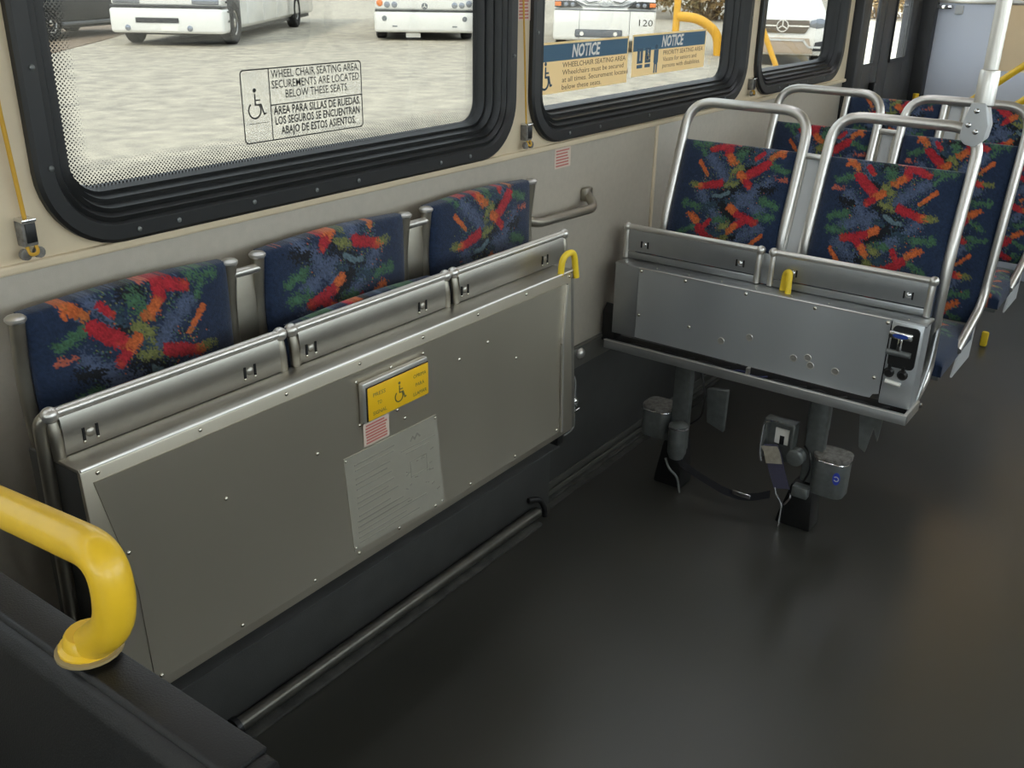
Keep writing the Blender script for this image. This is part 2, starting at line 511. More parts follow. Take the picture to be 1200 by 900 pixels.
def floor_material():
    m = bpy.data.materials.new('speckled_vinyl'); m.use_nodes = True
    nt = m.node_tree; b = nt.nodes['Principled BSDF']
    tc = nt.nodes.new('ShaderNodeTexCoord')
    n1 = nt.nodes.new('ShaderNodeTexNoise'); n1.inputs['Scale'].default_value = 1.8; n1.inputs['Detail'].default_value = 1.0
    n2 = nt.nodes.new('ShaderNodeTexNoise'); n2.inputs['Scale'].default_value = 420; n2.inputs['Detail'].default_value = 2
    for n in (n1, n2): nt.links.new(tc.outputs['Object'], n.inputs['Vector'])
    r1 = nt.nodes.new('ShaderNodeValToRGB')
    r1.color_ramp.elements[0].position = 0; r1.color_ramp.elements[0].color = (*lin((46, 46, 42)), 1)
    r1.color_ramp.elements[1].position = 1; r1.color_ramp.elements[1].color = (*lin((64, 62, 57)), 1)
    nt.links.new(n1.outputs['Fac'], r1.inputs[0])
    mr = nt.nodes.new('ShaderNodeMapRange'); mr.inputs[1].default_value = .66; mr.inputs[2].default_value = .74
    nt.links.new(n2.outputs['Fac'], mr.inputs[0])
    mx = nt.nodes.new('ShaderNodeMix'); mx.data_type = 'RGBA'
    mul = nt.nodes.new('ShaderNodeMath'); mul.operation = 'MULTIPLY'; mul.inputs[1].default_value = .35
    nt.links.new(mr.outputs[0], mul.inputs[0]); nt.links.new(mul.outputs[0], mx.inputs[0])
    nt.links.new(r1.outputs[0], mx.inputs[6]); mx.inputs[7].default_value = (*lin((96, 96, 90)), 1)
    nt.links.new(mx.outputs[2], b.inputs['Base Color'])
    rr = nt.nodes.new('ShaderNodeMapRange'); rr.inputs[1].default_value = 0; rr.inputs[2].default_value = 1
    rr.inputs[3].default_value = .285; rr.inputs[4].default_value = .36
    nt.links.new(n1.outputs['Fac'], rr.inputs[0]); nt.links.new(rr.outputs[0], b.inputs['Roughness'])
    b.inputs['Specular IOR Level'].default_value = .75
    bp = nt.nodes.new('ShaderNodeBump'); bp.inputs['Strength'].default_value = .25; bp.inputs['Distance'].default_value = .0012
    nt.links.new(n2.outputs['Fac'], bp.inputs['Height']); nt.links.new(bp.outputs[0], b.inputs['Normal'])
    return m
M_floor = floor_material()
M_dirt = mat('dusty_sealant', (70, 69, 64), .8, rgb2=(40, 40, 37), vscale=26, bump=.6, bscale=80)

# ------------------------------------------------------------ the bus shell
YW = 1.49
def struct(name, bm, m, label):
    o = obj(name, bm, m, smooth=False); o['kind'] = 'structure'; o['label'] = label
    return o

floor = struct('floor', bm_box((-4, -1.0, -.06), (7.0, 1.62, 0)), M_floor, 'dark grey speckled vinyl bus floor')
ceiling = struct('ceiling', bm_box((-4, -1.06, 2.25), (7.0, 1.62, 2.31)), mat('ceiling_panel', (206, 202, 192), .5), 'pale grey bus ceiling')

# window wall with openings
HOLES = [(-1.05, .50), (.832, 2.008), (2.166, 3.435), (3.610, 4.480)]
def wall_with_holes(holes, xa, xb, y0, y1, zt0=1.155, zt1=1.905, z0=1.10, z1=2.25, door=None):
    bm = bmesh.new()
    xs = [xa]
    for a, b in holes: xs += [a, b]
    if door: xs += [door[0], door[1]]
    xs += [xb]
    for a, b in zip(xs[::2], xs[1::2]): bm_box((a, y0, z0), (b, y1, z1), bm=bm)
    for a, b in holes:
        bm_box((a, y0, zt1), (b, y1, z1), bm=bm); bm_box((a, y0, z0), (b, y1, zt0), bm=bm)
    if door: bm_box((door[0], y0, 2.05), (door[1], y1, z1), bm=bm)
    return bm
wall_left = struct('wall_left', wall_with_holes(HOLES, -4, 7, YW-.006, 1.545, door=(4.63, 5.95)), M_cream, 'cream upper side wall of the bus between and around the windows')
# laminate panels below the belt line, each its own sheet
for a, b in ((-4, .2), (.203, 2.845), (2.862, 4.625), (5.955, 7)):
    obj('wall_panel', bm_box((a, YW, .40), (b, 1.545, 1.10), .002), M_wgrey, wall_left, label='grey speckled laminate panel below the windows')
obj('panel_seam', bm_box((2.846, YW-.004, .47), (2.861, 1.54, 1.095), .002), M_cream, wall_left)
trim_1 = struct('trim_1', bm_box((-4, YW-.016, 1.096), (4.626, YW+.01, 1.111), .004), M_cream, 'narrow cream belt trim under the windows')
trim_2 = struct('trim_2', bm_box((-4, YW-.012, .40), (4.62, YW+.01, .47), .003), M_track, 'grey seat track running along the lower wall')
obj('track_lip', bm_box((-4, YW-.016, .462), (4.62, YW-.002, .472), .002), M_track, trim_2)
baseboard_left = struct('baseboard_left', bm_box((-4, YW-.004, 0), (4.62, 1.545, .40)), M_blackp, 'dark grey kick panel between floor and seat track')
# sill where the floor meets the kick panel
bm = bm_box((-1, 1.452, 0), (4.6, 1.488, .012), .004)
trim_3 = struct('trim_3', bm, M_dirt, 'dusty sealed edge strip along the floor by the wall')
obj('sill_rib', bm_box((-1, 1.466, .008), (4.6, 1.474, .026), .003), mat('sill_grey', (96, 96, 90), .45, metal=.4), trim_3)
obj('sill_rib', bm_box((-1, 1.480, .008), (4.6, 1.487, .045), .003), MATS['sill_grey'], trim_3)
# ragged dirt line on the floor beside the sill
dv, df = [], []
xx = np.linspace(.9, 3.4, 160)
for i, x in enumerate(xx):
    wv = .012+.022*vnoise(np.array([x*9.]), np.array([.5]), 2)[0]+.012*vnoise(np.array([x*40.]), np.array([.5]), 4)[0]
    dv += [(x, 1.456, .0015), (x, 1.456-wv, .0012)]
    if i: df.append((2*i-2, 2*i-1, 2*i+1, 2*i))
me = bpy.data.meshes.new('dirt_line'); me.from_pydata(dv, [], df); me.materials.append(M_dirt)
obj('dirt_line', me, None, trim_3)

# opposite side, front and rear
RH = [(-3.2, -1.7), (-1.5, 0.1), (.3, 1.9), (2.1, 3.7), (3.9, 5.3), (5.5, 6.8)]
wall_right = struct('wall_right', wall_with_holes(RH, -4, 7, -1.06, -.96), M_cream, 'cream side wall across the aisle')
obj('wall_panel', bm_box((-4, -1.06, .40), (7, -.962, 1.10)), M_wgrey, wall_right)
baseboard_right = struct('baseboard_right', bm_box((-4, -1.06, 0), (7, -.958, .40)), M_blackp, 'dark kick panel across the aisle')
wall_front = struct('wall_front', bm_box((-4.06, -1.06, 0), (-4, 1.6, .85)), M_wgrey, 'low front wall under the windscreen')
obj('front_header', bm_box((-4.06, -1.06, 2.1), (-4, 1.6, 2.25)), M_cream, wall_front)
obj('windscreen_pane', bm_box((-4.035, -1.06, .85), (-4.025, 1.6, 2.1)), M_glass, wall_front)
wall_back = struct('wall_back', bm_box((7.0, -1.06, 0), (7.06, 1.6, 2.31)), mat('rear_beige', (240, 226, 196), .5, var=.04), 'beige rear wall of the bus')

FRAME_PROFILE = [(0, .002), (0, -.012), (.006, -.017), (.030, -.017), (.035, -.008), (.043, -.012), (.049, -.002), (.057, -.006), (.062, .012),
                 (.070, .010), (.074, .030), (.080, .028), (.084, .046), (.086, .060)]
def window(name, x0, x1, z0, z1, y, s, R=.135, label='', screws=(), pane=None):
    t = thing(name, label, None, (0.5*(x0+x1), y, z0), kind='structure')
    bm = bmesh.new(); loops = []
    for d, dy in FRAME_PROFILE:
        pts = rrect(x0+d, z0+d, x1-d, z1-d, max(.03, R-d), 10)
        loops.append([bm.verts.new((px, y+s*dy, pz)) for px, pz in pts])
    for a, b in zip(loops, loops[1:]):
        n = len(a)
        for k in range(n): bm.faces.new((a[k], a[(k+1) % n], b[(k+1) % n], b[k]))
    obj('window_frame', bm, M_rubber, t)
    pts = rrect(x0+.080, z0+.080, x1-.080, z1-.080, .055, 10)
    obj('pane', bm_prism(pts, (0, y+s*.050, 0), X, Z, Y*s, .006), M_tint if s > 0 else M_glass, t, smooth=False)
    for (sx, sz) in screws:
        obj('screw', bm_lathe([(.0045, 0), (.0045, .002), (.002, .0035)], (sx, y-s*.017, sz), (0, -s, 0), 10), M_cast, t)
    return t
Wd = {}
Wd[1] = window('window_1', .787, 2.053, 1.111, 1.95, YW-.006, 1, label='large black framed bus window with dotted edge and clear wheelchair sticker',
   screws=[(.808, 1.40), (.812, 1.25), (.95, 1.128), (1.03, 1.129), (1.20, 1.132), (1.36, 1.129), (1.48, 1.13), (1.75, 1.13), (1.86, 1.13), (2.035, 1.35)])
Wd[2] = window('window_2', 2.121, 3.48, 1.116, 1.95, YW-.006, 1, label='black framed bus window with two notice stickers',
   screws=[(2.135, 1.40), (2.30, 1.135), (2.46, 1.135), (2.75, 1.137), (3.05, 1.137), (3.3, 1.14), (3.465, 1.4)])
Wd[3] = window('window_3', 3.565, 4.525, 1.118, 1.95, YW-.006, 1, label='small black framed bus window just ahead of the rear door',
   screws=[(3.80, 1.137), (3.9, 1.137), (4.0, 1.137), (4.1, 1.138), (4.3, 1.138)])
Wd[4] = window('window_4', -1.10, .55, 1.111, 1.95, YW-.006, 1, label='black framed bus window beside the modesty panel')
for k, (a, b) in enumerate(RH):
    window('window_%d' % (k+5), a-.045, b+.045, 1.111, 1.95, -.954, -1, label='black framed window across the aisle')

# dotted ceramic edge of window 1
gx0, gx1, gz0, gz1 = .787+.082, 2.053-.082, 1.111+.082, 1.95-.082
fv, ff = [], []
pitch_ = .0072
ny = int((gz1-gz0)/pitch_*2); nx = int((gx1-gx0)/pitch_)
for j in range(ny):
    for i in range(nx):
        px = gx0 + (i+.5*(j % 2))*pitch_; pz = gz0 + j*pitch_*.5
        d = min(px-gx0, gx1-px, pz-gz0, gz1-pz)
        cx = min(px-gx0, gx1-px); cz = min(pz-gz0, gz1-pz)
        if cx < .06 and cz < .06: d = .06-math.hypot(.06-cx, .06-cz)
        lim = .050
        if d < 0 or d > lim: continue
        r = .0027*(1-d/lim)**.6
        if r < .0005: continue
        k = len(fv); yy = YW-.006+.0485
        fv += [(px-r, yy, pz), (px, yy, pz-r), (px+r, yy, pz), (px, yy, pz+r)]
        ff.append((k, k+1, k+2, k+3))
me = bpy.data.meshes.new('frit_dots'); me.from_pydata(fv, [], ff); me.materials.append(M_ink)
obj('frit_dots', me, None, Wd[1], kind='stuff', label='black dotted border printed on the glass')

# ------------------------------------------------------------ rear door in the side wall, pillar, partition
M_door = mat('black_door', (30, 30, 31), .45, var=.2, vscale=9)
d1 = thing('door_1', 'black rear exit door with two narrow glass panes', None, (5.3, YW, 0), kind='structure')
obj('door_post', bm_box((4.625, YW-.05, 0), (4.74, 1.60, 2.06), .012), M_door, d1)
obj('door_post', bm_box((5.80, YW-.06, 0), (5.95, 1.60, 2.06), .012), M_door, d1)
obj('door_header', bm_box((4.74, YW-.02, 1.98), (5.80, 1.60, 2.06), .006), M_door, d1)
M_doorleaf = mat('dark_door_leaf', (44, 44, 45), .5, var=.15, vscale=7)
def door_leaf(a, b, pa, pb):
    bm = bm_box((a, 1.50, .02), (pa, 1.514, 1.98), .003)
    bm_box((pb, 1.50, .02), (b, 1.514, 1.98), .003, bm=bm)
    bm_box((pa, 1.50, .02), (pb, 1.514, 1.145), .003, bm=bm)
    bm_box((pa, 1.50, 1.86), (pb, 1.514, 1.98), .003, bm=bm)
    lf = obj('door_leaf', bm, M_doorleaf, d1)
    obj('door_pane', bm_box((pa, 1.503, 1.145), (pb, 1.508, 1.86)), M_glass, lf, smooth=False)
    g = bm_strokes([([(pa, 1.145), (pb, 1.145), (pb, 1.86), (pa, 1.86), (pa, 1.145)], .016)], (0, 1.500, 0), X, Z, -Y, .006)
    obj('pane_gasket', g, M_rubber, lf)
door_leaf(4.74, 5.16, 4.90, 5.06)
door_leaf(5.17, 5.80, 5.33, 5.60)
obj('door_handle', bm_box((5.06, 1.47, .95), (5.10, 1.50, 1.06), .006), M_black, d1)
obj('door_rail', bm_tube([(5.70, 1.43, .35), (5.70, 1.43, .96)], .016), M_yellow, d1)

pt = thing('partition_panel', 'grey blue modesty partition behind the rear door with metal top rail', 'partition', (5.85, 1.3, 0))
M_part = mat('grey_blue_panel', (198, 203, 214), .45, var=.04, vscale=3)
obj('panel', bm_box((5.86, 1.118, 0), (5.885, 1.46, 1.415), .003), M_part, pt)
obj('lower_panel', bm_box((5.862, -.1, 0), (5.883, 1.116, 1.09), .003), M_part, pt)
obj('top_rail', bm_box((5.845, 0.4, 1.415), (5.90, 1.46, 1.44), .006), M_tube, pt)
obj('post', bm_tube([(5.872, 1.117, 0), (5.872, 1.117, 1.43)], .012), M_tube, pt)
obj('catch', bm_box((5.835, 1.36, 1.385), (5.86, 1.44, 1.405), .004), M_chrome, pt)
obj('switch_plate', bm_box((5.85, 1.305, 1.36), (5.86, 1.345, 1.405), .003), M_spacer, pt)
hr = thing('sloping_handrail', 'yellow handrail sloping up beside the rear partition', 'handrail', (5.7, 1.1, .0))
obj('rail', bm_tube(fillet([(5.72, 1.24, 0.0), (5.72, 1.24, .87), (5.72, .85, 1.21), (5.72, .5, 1.3)], .08), .017), M_yellow, hr)
obj('flange', bm_lathe([(.045, 0), (.045, .01), (.02, .014)], (5.72, 1.24, 0.0), Z, 16), M_yellow, hr)
hr = thing('low_handrail', 'short yellow handrail low behind the rearmost seats', 'handrail', (5.5, .9, .0))
obj('rail', bm_tube(fillet([(5.5, 1.02, 0.0), (5.5, 1.02, .86), (5.5, .8, 1.05), (5.5, .5, 1.06)], .06), .017), M_yellow, hr)
obj('flange', bm_lathe([(.045, 0), (.045, .01), (.02, .014)], (5.5, 1.02, 0.0), Z, 16), M_yellow, hr)

# invented warm dome lamp, added to light the rear and the floor there
dl = thing('added_dome_lamp', 'round warm dome lamp added out of view on the ceiling near the rear wall', 'light', (6.1, .8, 2.25))
obj('lamp_rim', bm_lathe([(.15, 0), (.15, .02), (.13, .03)], (6.1, .8, 2.25), (0, 0, -1), 24), M_spacer, dl)
obj('lamp_lens', bm_lathe([(.128, .02), (.11, .045), (.05, .06)], (6.1, .8, 2.25), (0, 0, -1), 24), emit_mat('warm_fill_lens', (255, 214, 150), 13.0), dl)
# assumed strip lights in the cove, added out of view to brighten the interior
M_fillglow = emit_mat('fill_light_diffuser', (240, 243, 252), 2.6)
for (cx, cy) in ((-2.6, 1.25), (-.6, 1.25), (1.4, 1.25), (3.4, 1.25), (5.4, 1.25), (-2.6, -.75), (-.6, -.75), (1.4, -.75), (3.4, -.75), (5.4, -.75)):
    near = {-2.6: 'by the windscreen', -.6: 'ahead of the modesty panel', 1.4: 'level with the folded bench', 3.4: 'level with the fixed seats', 5.4: 'level with the rear door'}[cx]
    cl = thing('added_strip_light', 'added white strip light over the %s %s' % ('window side' if cy > 0 else 'far side', near), 'light', (cx, cy, 2.25), group='added cove lights')
    obj('housing', bm_box((cx-.9, cy-.09, 2.215), (cx+.9, cy+.09, 2.25), .008), M_spacer, cl)
    obj('diffuser', bm_box((cx-.88, cy-.07, 2.195), (cx+.88, cy+.07, 2.215), .006), M_fillglow, cl)
# ------------------------------------------------------------ three-place flip-up bench against the window wall
bench = thing('flip_up_bench', 'three place flip-up bench folded up against the wall under the large window', 'bench', (1.32, 1.35, 0))
W_, G_ = .435, .0271
BX = [(.6465+i*(W_+G_), .6465+i*(W_+G_)+W_) for i in range(3)]
BT = [(.691, 1.0935), (1.159, 1.5715), (1.643, 2.054)]
rivet_me = None
def rivet(parent, p, axis, r=.0042):
    global rivet_me
    if rivet_me is None:
        b = bm_lathe([(.0042, 0), (.0040, .0012), (.0030, .0024), (.0012, .003)], (0, 0, 0), (0, -1, 0), 8)
        bmesh.ops.recalc_face_normals(b, faces=list(b.faces))
        rivet_me = bpy.data.meshes.new('rivet'); b.to_mesh(rivet_me); b.free()
        rivet_me.shade_smooth(); rivet_me.materials.append(M_rivet)
    o = obj('rivet', rivet_me, None, parent, local=True)
    if axis == 'x': o.rotation_euler = (0, 0, -math.pi/2)
    o.location = Vector(p) - world_of(parent).translation
    k = r/.0042
    o.scale = (k, k, k)
    return o

pat = [dict(off=.0, mirror=False), dict(off=.095, mirror=False), dict(off=.03, mirror=True)]
for i, (a, b) in enumerate(BT):
    me = cushion_mesh('backrest', (a+.010, 1.408, 1.050), X, -Z, b-a-.020, .30, .036, bulge=.010, nu=150, crown=.008, **pat[i])
    obj('backrest', me, None, bench, label='navy backrest pad woven with red, orange and green brush strokes')
    for x in (a, b):
        t = obj('back_tube', bm_tube(fillet([(x, 1.420, 1.046), (x, 1.434, .94), (x, 1.41, .70), (x, 1.38, .50)], .09), .0120), M_tubed, bench)
        obj('tube_cap', bm_lathe([(.0128, -.004), (.0160, 0), (.0160, .004), (.012, .0075), (.004, .009)], (x, 1.422, 1.044), Z, 16), M_tube, t)
    # seat pad folded up behind the front rail
    a2, b2 = BX[i]
    me = cushion_mesh('seat_pad', (a2+.02, 1.298, .936 if i == 1 else .905), X, -Z, b2-a2-.03, .38, .03, bulge=.006, nu=60, off=.2, crown=.008)
    obj('seat_pad', me, None, bench)
for i in range(2):
    xa, xb = BT[i][1], BT[i+1][0]
    obj('spacer_panel', bm_box((xa+.008, 1.424, .60), (xb-.008, 1.432, 1.020), .002), M_tubed, bench)
    obj('cross_bar', bm_tube([(xa, 1.420, 1.022), (xb, 1.420, 1.022)], .0085), M_tube, bench)
for i, (a, b) in enumerate(BX):
    rail = obj('front_rail', bm_tube([(a, 1.286, .941), (b, 1.286, .941)], .0088), M_tube, bench)
    for x in (a, b):
        obj('rail_knob', bm_ball((x, 1.285, .941), .0130, seg=16), M_tube, rail)
        dx = .002 if x == a else -.002
        obj('rail_post', bm_tube(fillet([(x+dx, 1.290, .938), (x+dx, 1.282, .91), (x+dx, 1.281, .870)], .02), .0095), M_tubed, rail)
    fa = obj('fascia', bm_prism([(1.283, .942), (1.2775, .930), (1.2755, .905), (1.2765, .874), (1.2825, .874), (1.2815, .905), (1.283, .93), (1.288, .94)],
             (a+.010, 0, 0), Y, Z, X, b-a-.020), M_sat, bench)
    for sx in ((a+.052, b-.080) if i == 0 else (a+.036, b-.086) if i == 1 else (a+.028, b-.095)):
        k = .011
        bm = bm_box((sx-k-.002, 1.2738, .888), (sx-k+.002, 1.277, .908))
        bm_box((sx+k-.002, 1.2738, .888), (sx+k+.002, 1.277, .908), bm=bm)
        obj('slot', bm, M_slot, fa)
        obj('screw', bm_lathe([(.0075, 0), (.0075, .002), (.004, .0045)], (sx, 1.2760, .898), (0, -1, 0), 12), M_sat, fa)
        for ddx in (-k, k):
            rivet(fa, (sx+ddx, 1.2752, .886), 'y', .003)
shell = obj('seat_shell', bm_box((.652, 1.234, .435), (1.940, 1.30, .866), .004), M_dark, bench)
obj('ledge', bm_box((.641, 1.222, .866), (1.957, 1.284, .873), .0022), M_sat, bench)
KT = .055  # the front leans out towards its lower edge
def lean(o):
    for v in o.data.vertices: v.co.y -= (.87-v.co.z)*KT
    return o
obj('ledge_highlight', bm_tube([(.643, 1.2205, .8715), (1.956, 1.2205, .8715)], .0026, 8), M_tube, bench)  # bright tube added as the highlight along the ledge's front edge
lean(obj('front_plate', bm_box((.641, 1.2195, .450), (1.945, 1.229, .870), .003), M_steel, bench))
obj('end_plate', bm_box((.643, 1.226, .434), (.649, 1.36, .866), .001), M_blackp, bench)
sheet_poly = [(.693, .470), (1.882, .468), (1.884, .60), (1.892, .716), (1.916, .846), (.658, .848), (.680, .728), (.694, .645)]
sheet = lean(obj('cover_sheet', bm_prism(sheet_poly, (0, 1.2195, 0), X, Z, -Y, .0022), M_steel, bench, smooth=False))
yy = 1.2173
for x in np.linspace(.668, 1.935, 8): rivet(sheet, (x, 1.2195, .860), 'y')
for x in (.705, .871, 1.043, 1.162, 1.280, 1.395, 1.518, 1.689, 1.868): rivet(sheet, (x, yy-(.87-.477)*KT, .477), 'y')
for x, z in ((.876, .725), (1.083, .725), (1.50, .780), (1.704, .721), (.690, .715), (1.300, .735), (1.32, .71), (1.60, .79), (1.895, .70)): rivet(sheet, (x, yy-(.87-z)*KT, z), 'y')
# right end: side bracket, edge lip
obj('side_bracket', bm_prism([(1.199, .452), (1.34, .452), (1.34, .84), (1.222, .85)], (1.9455, 0, 0), Y, Z, X, .015), M_sat, bench)
lean(obj('edge_lip', bm_strokes([([(1.919, .842), (1.896, .716), (1.886, .468)], .006)], (0, 1.2172, 0), X, Z, -Y, .006), M_tube, bench))
lean(obj('edge_gap', bm_strokes([([(1.925, .842), (1.904, .716), (1.894, .468)], .006)], (0, 1.2195, 0), X, Z, -Y, .001), M_slot, bench))
obj('end_frame', bm_tube(fillet([(.646, 1.288, .939), (.636, 1.296, .930), (.634, 1.297, .80), (.634, 1.31, .46)], .012), .0108), M_tubed, bench)
obj('hinge_bracket', bm_box((1.93, 1.23, .395), (1.96, 1.44, .436), .004), M_black, bench)
obj('hinge_bracket', bm_box((.70, 1.23, .395), (.73, 1.44, .436), .004), M_black, bench)
h = obj('release_handle', bm_tube(fillet([(1.907, 1.226, .868), (1.907, 1.222, .915), (1.950, 1.218, .922), (1.963, 1.216, .852)], .026, 8), .0078), M_yellowp, bench, label='yellow plastic release hook')
obj('pull_pin', bm_lathe([(.006, 0), (.006, .02), (.009, .022), (.009, .03), (.004, .033)], (1.955, 1.235, .862), (1, -.1, .1), 12), M_sat, h)

# call pad, caution label and instruction plate riveted to the cover sheet
YP = -.0055
pad = obj('call_pad', bm_box((1.196, 1.204+YP, .743), (1.383, 1.2173+YP, .827), .004), M_tube, bench, label='yellow wheelchair call pad in a metal frame')
obj('bezel', bm_box((1.203, 1.2025+YP, .7465), (1.3815, 1.206+YP, .8175), .001), M_slot, pad)
obj('pad_face', bm_box((1.206, 1.2010+YP, .7475), (1.3805, 1.204+YP, .8155), .002), M_pad, pad)
ink = bmesh.new()
L, head = wheelchair_lines(1.294, .780, .046, .0026)
bm_strokes(L, (0, 1.2010+YP, 0), X, Z, -Y, .0006, ink); bm_prism(head, (0, 1.2010+YP, 0), X, Z, -Y, .0006, ink)
for s_, x_, z_, w_ in (('PRESS', 1.236, .798, .034), ('TO', 1.236, .779, .012), ('SIGNAL', 1.236, .760, .038), ('OPRIMA', 1.353, .798, .038), ('PARA', 1.353, .779, .026), ('LLAMAR', 1.353, .760, .040)):
    text_bm(s_, (x_, 1.2003+YP, z_-.0035), X, Z, -Y, w=w_, h=.0075, align='C', bm=ink)
obj('pad_print', ink, M_padink, pad, smooth=False)
for x, z in ((1.194, .829), (1.290, .829), (1.385, .829), (1.194, .741), (1.290, .741), (1.385, .741)): rivet(pad, (x, yy-.001-(.87-z)*KT, z), 'y', .004)
yl = yy-(.87-.69)*KT-.0004
lab = obj('caution_label', bm_prism(rrect(1.200, .691, 1.272, .741, .004, 3), (0, yl, 0), X, Z, -Y, .0006), M_pinklabel, bench, smooth=False, label='small pink label with red lines of print')
ink = bm_strokes([([(1.207+random.uniform(0, .003), z), (1.266-random.uniform(0, .01), z)], .0036) for z in np.linspace(.697, .734, 7)], (0, yl-.0006, 0), X, Z, -Y, .0004)
obj('label_print', ink, M_redink, lab, smooth=False)
PX, PZ = -.014, .010
pl = obj('instruction_plate', bm_prism([(1.163+PX, .476+PZ), (1.438+PX, .464+PZ), (1.4285+PX, .674+PZ), (1.158+PX, .678+PZ)], (0, yy, 0), X, Z, -Y, .0012), M_placard, bench, smooth=False, label='pale metal instruction plate with faint print and diagrams')
lines = []
zz_ = .655
for k in range(11):
    if k in (2, 5, 8): zz_ -= .006
    lines.append(([(1.185, zz_), (1.30-random.uniform(0, .03), zz_)], .0028)); zz_ -= .0115
for z in (.535, .523, .511, .499, .488): lines.append(([(1.18, z), (1.30+random.uniform(0, .1), z-.002)], .0022))
lines += [([(1.315, .632), (1.42, .630)], .002), ([(1.33, .622), (1.40, .621)], .0018), ([(1.34, .60), (1.39, .60), (1.39, .565), (1.34, .565), (1.34, .60)], .0016)]
for k in range(16):
    x0_, z0_ = random.uniform(1.32, 1.42), random.uniform(.49, .61)
    lines.append(([(x0_, z0_), (x0_+random.uniform(.004, .014), z0_+random.uniform(-.004, .004))], .0026))
lines += [([(1.345, .645), (1.352, .652), (1.358, .645), (1.366, .654), (1.374, .646)], .004)]
lean(pl)
lean(obj('plate_print', bm_strokes(lines, (PX, yy-.0012, PZ), X, Z, -Y, .0004), M_placink, pl, smooth=False))
for x, z in ((1.163, .672), (1.424, .668), (1.168, .482), (1.431, .470)): rivet(pl, (x+PX, yy-.0012-(.87-z-PZ)*KT, z+PZ), 'y', .0032)

# plinth, floor tube and small wall hardware by the bench
pln = thing('bench_plinth', 'low black plinth on the floor under the folded bench', 'plinth', (1.6, 1.46, 0))
obj('plinth_box', bm_box((.42, 1.447, .003), (2.235, 1.484, .195), .004), M_blackp, pln)
obj('top_flange', bm_box((.42, 1.436, .193), (2.27, 1.484, .199), .002), M_blackp, pln)
ft = thing('floor_tube', 'round grey tube lying along the floor below the bench', 'rail', (1.57, 1.42, 0))
obj('tube', bm_tube([(1.0, 1.424, .030), (2.135, 1.424, .030)], .0170, 18), mat('dull_tube', (108, 106, 98), .38, metal=.8, var=.25, vscale=30), ft)
obj('end_clip', bm_lathe([(.024, 0), (.024, .012), (.017, .014)], (.985, 1.424, .030), X, 14), M_black, ft)
obj('end_clip', bm_tube(fillet([(2.11, 1.44, .075), (2.15, 1.425, .07), (2.165, 1.415, .03), (2.17, 1.42, .004)], .03), .009), M_black, ft)
obj('sealant', bm_box((1.0, 1.392, .0005), (2.12, 1.446, .010), .004), M_dirt, ft)
latch = thing('wall_latch', 'bent chrome latch rod on the dark kick panel beside the bench', 'latch', (2.37, 1.48, .18))
obj('rod', bm_tube(fillet([(2.335, 1.482, .405), (2.362, 1.46, .402), (2.376, 1.458, .37), (2.378, 1.458, .21), (2.36, 1.482, .185)], .02), .0055), M_chrome, latch)
obj('knuckle', bm_ball((2.376, 1.457, .302), .012, sz=1.4), M_chrome, latch)
obj('pin', bm_tube([(2.36, 1.457, .268), (2.40, 1.457, .272)], .005), M_chrome, latch)
bolt = obj('track_bolt', bm_lathe([(.018, 0), (.018, .004), (.014, .012), (.006, .017)], (2.425, YW-.012, .447), (0, -1, 0), 14), M_tube)
tag(bolt, 'round headed bolt in the grey seat track beside the bench', 'bolt')
gb = thing('grab_bar', 'short bent metal grab bar on the wall between bench and flip-up seats', 'grab bar', (2.25, 1.46, .92))
obj('bar', bm_tube(fillet([(2.066, 1.442, .938), (2.11, 1.432, .925), (2.39, 1.428, .918), (2.425, 1.478, .945)], [.03, .045]), .0130), M_tubed, gb)
obj('wall_foot', bm_box((2.405, 1.468, .925), (2.445, 1.489, .965), .006), M_tubed, gb)

# ------------------------------------------------------------ double flip-up seat across the aisle side
fs = thing('bus_seat', 'two place flip-up seat with polished metal front and hooped metal back frames', 'seat', (2.65, 1.0, 0))
G2 = .0376
RY = [(1.4346, 1.4346-W_), (1.4346-W_-G2, 1.4346-2*W_-G2)]
for i, (a, b) in enumerate(RY):
    rail = obj('front_rail', bm_tube([(2.602, a, .823), (2.602, b, .823)], .0088), M_tube, fs)
    for y in (a, b):
        obj('rail_knob', bm_ball((2.602, y, .823), .0132, seg=16), M_tube, rail)
        dy = -.002 if y == a else .002
        obj('rail_post', bm_tube(fillet([(2.606, y+dy, .82), (2.601, y+dy, .79), (2.598, y+dy, .727)], .02), .0095), M_tube, rail)
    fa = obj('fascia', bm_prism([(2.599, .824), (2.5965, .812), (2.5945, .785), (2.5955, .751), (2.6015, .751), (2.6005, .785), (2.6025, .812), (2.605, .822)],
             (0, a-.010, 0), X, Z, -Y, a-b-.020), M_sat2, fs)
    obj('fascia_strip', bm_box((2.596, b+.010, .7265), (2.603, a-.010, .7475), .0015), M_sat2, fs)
    for sy in ((a-.068, b+.055) if i == 0 else (a-.065, b+.055)):
        k = .011
        bm = bm_box((2.5925, sy-k-.002, .766), (2.596, sy-k+.002, .786))
        bm_box((2.5925, sy+k-.002, .766), (2.596, sy+k+.002, .786), bm=bm)
        obj('slot', bm, M_slot, fa)
        obj('screw', bm_lathe([(.0075, 0), (.0075, .002), (.004, .0045)], (2.595, sy, .776), (-1, 0, 0), 12), M_chrome, fa)
    me = cushion_mesh('seat_pad', (2.616, a-.015, .815), -Y, -Z, a-b-.03, .28, .05, bulge=.006, nu=50, off=.2)
    obj('seat_pad', me, None, fs)
obj('seat_shell', bm_box((2.545, .515, .505), (2.612, 1.425, .719), .004), M_dark, fs)
obj('ledge', bm_box((2.531, .508, .718), (2.604, 1.43, .7255), .002), M_sat2, fs)
